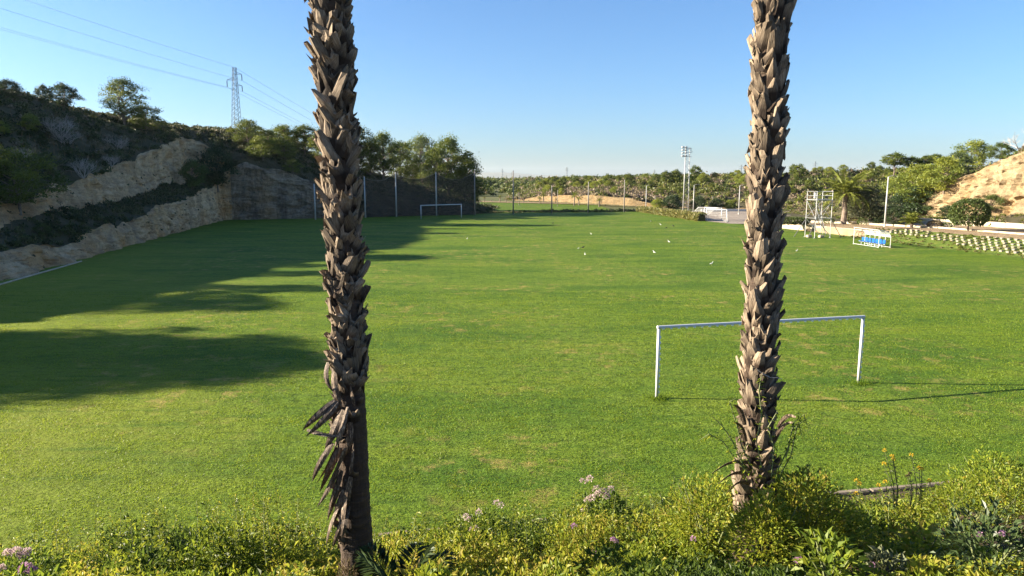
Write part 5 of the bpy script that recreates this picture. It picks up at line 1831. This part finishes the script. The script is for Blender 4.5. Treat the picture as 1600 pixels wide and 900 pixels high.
# individual plants that stand out of the cover
def shrub(name, label, cat, u, vb_, vt_, Y, rad, mat, n=900, L=.06, v0=.5, aspect=.5, stems=6, group=None, dens=.35):
    p = at(u, vb_, Y)
    p.z = float(ground(p.x, p.y))
    h = max(.25, at(u, vt_, Y).z - p.z)
    t = thing(name, label, cat, p, 0, group)
    d = unit(n)
    d[:, 2] = np.abs(d[:, 2])
    rr = dens + (1 - dens) * rng.random(n) ** .5
    P = d * rr[:, None] * [rad, rad, h * .62] + [0, 0, h * .34]
    P = P + d * (.14 * rad * 2 * vnoise(P * 5 + p.x, 31))[:, None]
    Lv = L * (.6 + .8 * rng.random(n))
    V, Fq = leaves(P, d * .8 + unit(n) * .6 + [0, 0, .15], Lv, Lv * aspect, .2)
    link('leaves', mesh_np('leaves', V, Fq, np.repeat(np.clip(v0 + .2 * rng.normal(size=n), 0, 1), 2), False, [mat]), t)
    mb = MB()
    for k in range(stems):
        a = rng.random() * 6.28
        e = Vector((math.cos(a) * rad * .7, math.sin(a) * rad * .7, h * (.6 + .3 * rng.random())))
        mb.tube([(0, 0, -.05), e * .5 + Vector((0, 0, .06 * h)), e], [.014, .010, .005], 5)
    mb.build('stems', M['stem'], t)
    return t, h
def flower_head(t, c, r, n, L, mat, name='flower_head'):
    d = unit(n)
    d[:, 2] = np.abs(d[:, 2]) * 1.2 - .3
    V, Fq = leaves(np.array([list(c)]) + d * r * (.5 + .5 * rng.random((n, 1))), d + .4 * unit(n), L, L * .75, .15)
    return link(name, mesh_np(name, V, Fq, np.repeat(rng.random(n), 2), False, [mat]), t)
t, h = shrub('foot_shrub', 'bright yellow-green shrub wrapping the foot of right palm', 'shrub', 1252, 830, 736, 7.55, .62, M['cover'], 3000, .060, .78)
t, h = shrub('foot_shrub', 'yellow-green shrub left of the right palm foot', 'shrub', 1110, 840, 744, 8.3, .60, M['cover'], 2300, .055, .70)
t, h = shrub('foot_shrub', 'bright leafy shrub hiding the foot of the right palm', 'shrub', 1195, 860, 768, 7.1, .42, M['cover'], 2400, .055, .72)
t, h = shrub('foot_shrub', 'low bright shrub before the right palm, right of its foot', 'shrub', 1310, 880, 800, 7.6, .45, M['cover'], 1700, .05, .7)
t, h = shrub('bank_shrub', 'mid-green shrub at the right picture edge of bank', 'shrub', 1560, 800, 716, 10.2, .75, M['cover'], 2600, .06, .48)
t, h = shrub('bank_shrub', 'pale green shrub left of the right picture edge', 'shrub', 1505, 830, 752, 9.2, .55, M['cover'], 1500, .05, .6)
t, h = shrub('dark_shrub', 'dark broad-leaved shrub at the lower right corner', 'shrub', 1540, 925, 800, 6.0, .42, M['darkleaf'], 700, .07, .95, .5)
for k in range(4):
    c = Vector((rng.normal() * .3, -.15 + rng.normal() * .1, h * (.75 + .12 * k / 3)))
    flower_head(t, c, .03, 50, .018, M['petal_mauve'])
t, h = shrub('broadleaf_plant', 'bright large-leaved sapling at the bottom right of bank', 'plant', 1295, 935, 832, 6.2, .30, M['cover'], 260, .09, .45, .55)
t, h = shrub('broadleaf_plant', 'bluish large-leaved weed at the bottom right', 'plant', 1385, 925, 866, 6.4, .2, M['olive'], 160, .07, .8, .6)
t, h = shrub('broadleaf_plant', 'yellowing large-leaved vine on the bare bank', 'plant', 1440, 895, 828, 7.2, .34, M['cover'], 170, .10, .82, .75)
t, h = shrub('dark_shrub', 'dark glossy shrub under the pale pink flowers', 'shrub', 945, 840, 770, 10.3, .5, M['cover'], 1300, .075, .16)
for k, (u, v_) in enumerate([(912, 752), (922, 748), (935, 772), (942, 768), (955, 765), (925, 778), (918, 782), (948, 776), (914, 796), (932, 764)]):
    c = at(u, v_, 10.15) - Vector(t.location)
    flower_head(t, c, .055, 60, .028, M['petal_pink'])
t, h = shrub('flowering_shrub', 'green shrub with pale pink flowers right of left palm', 'shrub', 752, 870, 800, 9.6, .5, M['cover'], 1300, .06, .42)
for u, v_ in [(728, 808), (732, 812), (748, 800), (776, 786), (783, 790), (738, 828), (744, 826), (701, 850), (704, 858), (757, 852), (700, 872)]:
    flower_head(t, at(u, v_, 9.35) - Vector(t.location), .045, 46, .024, M['petal_pink'])
t, h = shrub('flowering_shrub', 'dark shrub with pink flowers at the left bottom corner', 'shrub', 38, 930, 858, 8.0, .5, M['cover'], 1100, .065, .2)
for u, v_, r_ in [(40, 888, .065), (50, 892, .05), (26, 862, .05), (12, 864, .04), (36, 868, .05), (42, 862, .04), (2, 888, .04)]:
    flower_head(t, at(u, v_, 7.6) - Vector(t.location), r_, int(2200 * r_), .028, M['petal_mauve'] if r_ > .049 and v_ > 880 else M['petal_pink'])
t, h = shrub('flowering_shrub', 'leafy lantana with small mauve heads in mid bank', 'shrub', 1010, 895, 838, 8.2, .6, M['cover'], 1500, .055, .5)
for u, v_ in [(958, 843), (962, 846), (1083, 842), (998, 893), (928, 865), (897, 822)]:
    flower_head(t, at(u, v_, 7.75) - Vector(t.location), .032, 55, .018, M['petal_mauve'])
t, h = shrub('flowering_shrub', 'leafy lantana with one pink head below the right palm', 'shrub', 1250, 915, 868, 6.9, .4, M['cover'], 800, .06, .5)
for u, v_ in [(1250, 873), (1246, 876), (1362, 882)]:
    flower_head(t, at(u, v_, 6.6) - Vector(t.location), .035, 60, .018, M['petal_mauve'])
# tall yellow-flowered plants before the timber edging
for u, vb_, heads, lab in [(1402, 790, [(1382, 704), (1394, 713), (1396, 718), (1381, 725)], 'tallest yellow-flowered stalk before the pitch edge'),
                           (1432, 790, [(1424, 711), (1436, 731), (1440, 733)], 'yellow-flowered stalk second from the tallest one'),
                           (1343, 796, [(1338, 751), (1343, 756), (1338, 771)], 'short yellow-flowered plant at the left end of timber edging'),
                           (1456, 792, [(1452, 751), (1461, 772), (1459, 779)], 'yellow-flowered plant before the right part of timber edging'),
                           (1384, 800, [(1383, 753), (1373, 758)], 'small yellow-flowered plant under the tallest stalk'),
                           (1508, 800, [(1507, 748), (1562, 786)], 'yellow-flowered plant beside the pale green shrub'),
                           (1420, 792, [(1418, 744), (1422, 741)], 'plant with a brown seed head among the yellow flowers')]:
    Yf = 10.4
    p = at(u, vb_, Yf)
    p.z = float(ground(p.x, p.y))
    t = thing('yellow_flower_plant', lab, 'flower', p, 0, 'yellow-flowered plants by the timber edging')
    mb = MB()
    Cs = []
    for hu, hv in heads:
        c = at(hu, hv, Yf) - p
        m_ = c * .5 + Vector((.05, 0, .06))
        mb.tube([(0, 0, -.05), m_, c], [.008, .007, .004], 5)
        for q in np.linspace(.15, .92, 16):
            Cs.append(list(m_ * (2 * q) if q < .5 else m_.lerp(c, 2 * q - 1)))
        flower_head(t, c, .026, 46, .022, M['petal_yellow'] if 'brown' not in lab else M['drystraw'])
    mb.build('stalks', M['stem'], t)
    Cs = np.array(Cs)
    V, Fq = leaves(Cs, unit(len(Cs)) * [1, 1, .4] + [0, 0, .2], .07, .022, .15)
    link('leaves', mesh_np('leaves', V, Fq, np.full(2 * len(Cs), .5), False, [M['olive']]), t)
# dark seedling palm beside the left palm foot
p = at(625, 905, 6.9)
p.z = float(ground(p.x, p.y))
t = thing('palm_seedling', 'dark young palm fronds at the foot of the left palm', 'palm', p)
sm_ = frond_mesh('seedling_frond', .75, 22, .35, .34, .035, 61, M['darkleaf'], .016)
for k, (el, az_) in enumerate([(-.9, .1), (-.5, .5), (-.55, 2.4), (-.7, -.6), (-.35, 1.4), (-.8, 3.3), (-.4, -1.6)]):
    o = link('frond', sm_, t, (0, 0, .02))
    o.rotation_euler = (0, el, az_)
t, h = shrub('tuft', 'dry yellowish tuft right of the young palm fronds', 'plant', 660, 915, 878, 7.0, .16, M['drystraw'], 500, .05, .75, .3)
t, h = shrub('tuft', 'reddish dry fibre tuft at the left palm foot', 'plant', 541, 915, 874, 7.05, .12, M['drystraw'], 420, .06, .3, .2)

# climbing vine on the right palm
p = Vector(palmR.location)
t = thing('climbing_vine', 'leafy green vine climbing the lower right palm trunk', 'vine', p)
rv = random.Random(11)
mb = MB()
Cs, Ds = [], []
def strand(pix, Y0, Y1):
    pts = [at(u, v_, Y0 + (Y1 - Y0) * k / (len(pix) - 1)) - p for k, (u, v_) in enumerate(pix)]
    mb.tube(pts, [.007] * (len(pts) - 1) + [.003], 4)
    for a, b in zip(pts[:-1], pts[1:]):
        nn = max(3, int((b - a).length / .022))
        for q in range(nn):
            Cs.append(list(a.lerp(b, q / nn)))
            Ds.append([rv.gauss(0, 1), rv.gauss(0, .6), rv.gauss(-.1, .7)])
for pix in [[(1190, 730), (1182, 690), (1190, 650), (1186, 610), (1190, 585)], [(1180, 740), (1160, 700), (1150, 660), (1140, 628), (1150, 622)], [(1172, 740), (1150, 720), (1130, 690), (1108, 678), (1092, 688)],
            [(1160, 725), (1145, 690), (1128, 665), (1112, 650)], [(1215, 735), (1232, 700), (1240, 660), (1256, 648), (1264, 672)], [(1220, 740), (1236, 712), (1240, 690), (1246, 664), (1262, 654)],
            [(1228, 715), (1238, 670), (1248, 660), (1254, 685)], [(1205, 745), (1210, 700), (1200, 668), (1216, 640)], [(1165, 745), (1158, 715), (1168, 690)]]:
    strand(pix, 7.55, 7.62)
mb.build('stems', M['stem'], t)
# one bare tendril looped round the trunk
MB().tube([at(u, v_, 7.62) - p for u, v_ in ((1184, 578), (1192, 584), (1204, 590), (1214, 590), (1222, 592))], .004, 4).build('tendril', M['twig'], t)
V, Fq = leaves(np.array(Cs), np.array(Ds), .045 + .035 * rng.random(len(Cs)), .022, .15)
link('leaves', mesh_np('leaves', V, Fq, np.repeat(np.clip(.5 + .22 * rng.normal(size=len(Cs)), 0, 1), 2), False, [M['cover']]), t)

# ---------------------------------------------------------------- birds on the pitch
def bird_mesh(name, L, upright, mat):
    """body, S-curved neck, head and bill grown as one tube; facing +x"""
    mb = MB()
    if upright:      # egret
        pts = [(-.62, 0, .42), (-.42, 0, .50), (-.1, 0, .56), (.12, 0, .62), (.24, 0, .76), (.16, 0, .92), (.22, 0, 1.06), (.34, 0, 1.08), (.44, 0, 1.06), (.66, 0, 1.0)]
        rr = [.02, .09, .17, .14, .07, .042, .042, .055, .03, .006]
    else:            # small dark bird
        pts = [(-.75, 0, .36), (-.45, 0, .40), (-.1, 0, .46), (.18, 0, .54), (.32, 0, .68), (.44, 0, .72), (.52, 0, .70), (.68, 0, .67)]
        rr = [.04, .09, .22, .20, .14, .12, .05, .008]
    mb.tube([(x * L, y * L, z * L) for x, y, z in pts], [r * L for r in rr], 10)
    me = bpy.data.meshes.new(name)
    me.from_pydata(mb.V, [], mb.F)
    me.materials.append(mat)
    for q in me.polygons:
        q.use_smooth = True
    lg = MB()
    for sy in (-1, 1):
        lg.tube([(-.03 * L, sy * .06 * L, .46 * L), (.0, sy * .06 * L, .22 * L), (-.02 * L, sy * .06 * L, 0), (.1 * L, sy * .07 * L, 0)], .014 * L, 4)
    lm = bpy.data.meshes.new(name + '_legs')
    lm.from_pydata(lg.V, [], lg.F)
    lm.materials.append(M['beak'])
    return me, lm
eg = bird_mesh('egret_body', .62, True, M['egret'])
bb = bird_mesh('bird_body', .34, False, M['blackbird'])
for u, v_, rz, s, lab in [(730, 375, 1.2, .9, 'white egret nearest to the far goal'), (914, 400, 1.6, .95, 'upright white egret in the middle of the pitch'), (923.5, 367, 2.2, .75, 'faint small egret above the upright one'),
                          (1022, 397, 2.5, 1.0, 'white egret leaning left, nearest of the right-hand egrets'), (1045, 380, 2.4, .95, 'white egret behind the leaning one'), (1032, 352.5, 2.6, .95, 'farthest white egret near the hedge'),
                          (1112, 415, .2, 1.0, 'white egret crouching left of the right palm trunk'), (1245, 394, .5, .85, 'white egret right of the right palm trunk'), (904, 389.5, .3, .6, 'pale small bird beside a dark bird')]:
    p = gp(u, v_)
    t = thing('egret', lab, 'bird', p, rz, 'white egrets feeding on the pitch')
    s *= 1.0
    t.scale = (s * .54,) * 3
    link('body', eg[0], t)
    link('legs', eg[1], t)
for u, v_, rz, lab in [(911, 388.5, .4, 'dark bird beside the pale small bird'), (864, 350, 1, 'lone dark bird far across the pitch'), (1017, 347, 2, 'dark bird left of the farthest egret'), (1041, 357.5, .5, 'dark bird below the farthest egret'), (1052, 354.5, 3, 'dark bird right of the farthest egret')]:
    t = thing('small_dark_bird', lab, 'bird', gp(u, v_), rz, 'small dark birds on the pitch')
    link('body', bb[0], t)
    link('legs', bb[1], t)

# ---------------------------------------------------------------- air
hz = MB().box((0, 7150, 129), (32400, 15700, 260))
m_ = bpy.data.materials.new('haze_air')
m_.use_nodes = True
nt_ = m_.node_tree
for n_ in list(nt_.nodes):
    if n_.type != 'OUTPUT_MATERIAL':
        nt_.nodes.remove(n_)
pv = nt_.nodes.new('ShaderNodeVolumePrincipled')
pv.inputs['Color'].default_value = (.78, .86, .95, 1)
pv.inputs['Density'].default_value = .00003
pv.inputs['Anisotropy'].default_value = .2
nt_.links.new(pv.outputs[0], nt_.nodes['Material Output'].inputs['Volume'])
tag(hz.build('haze', m_), 'thin pale haze in the air over the whole place', 'haze', kind='stuff')
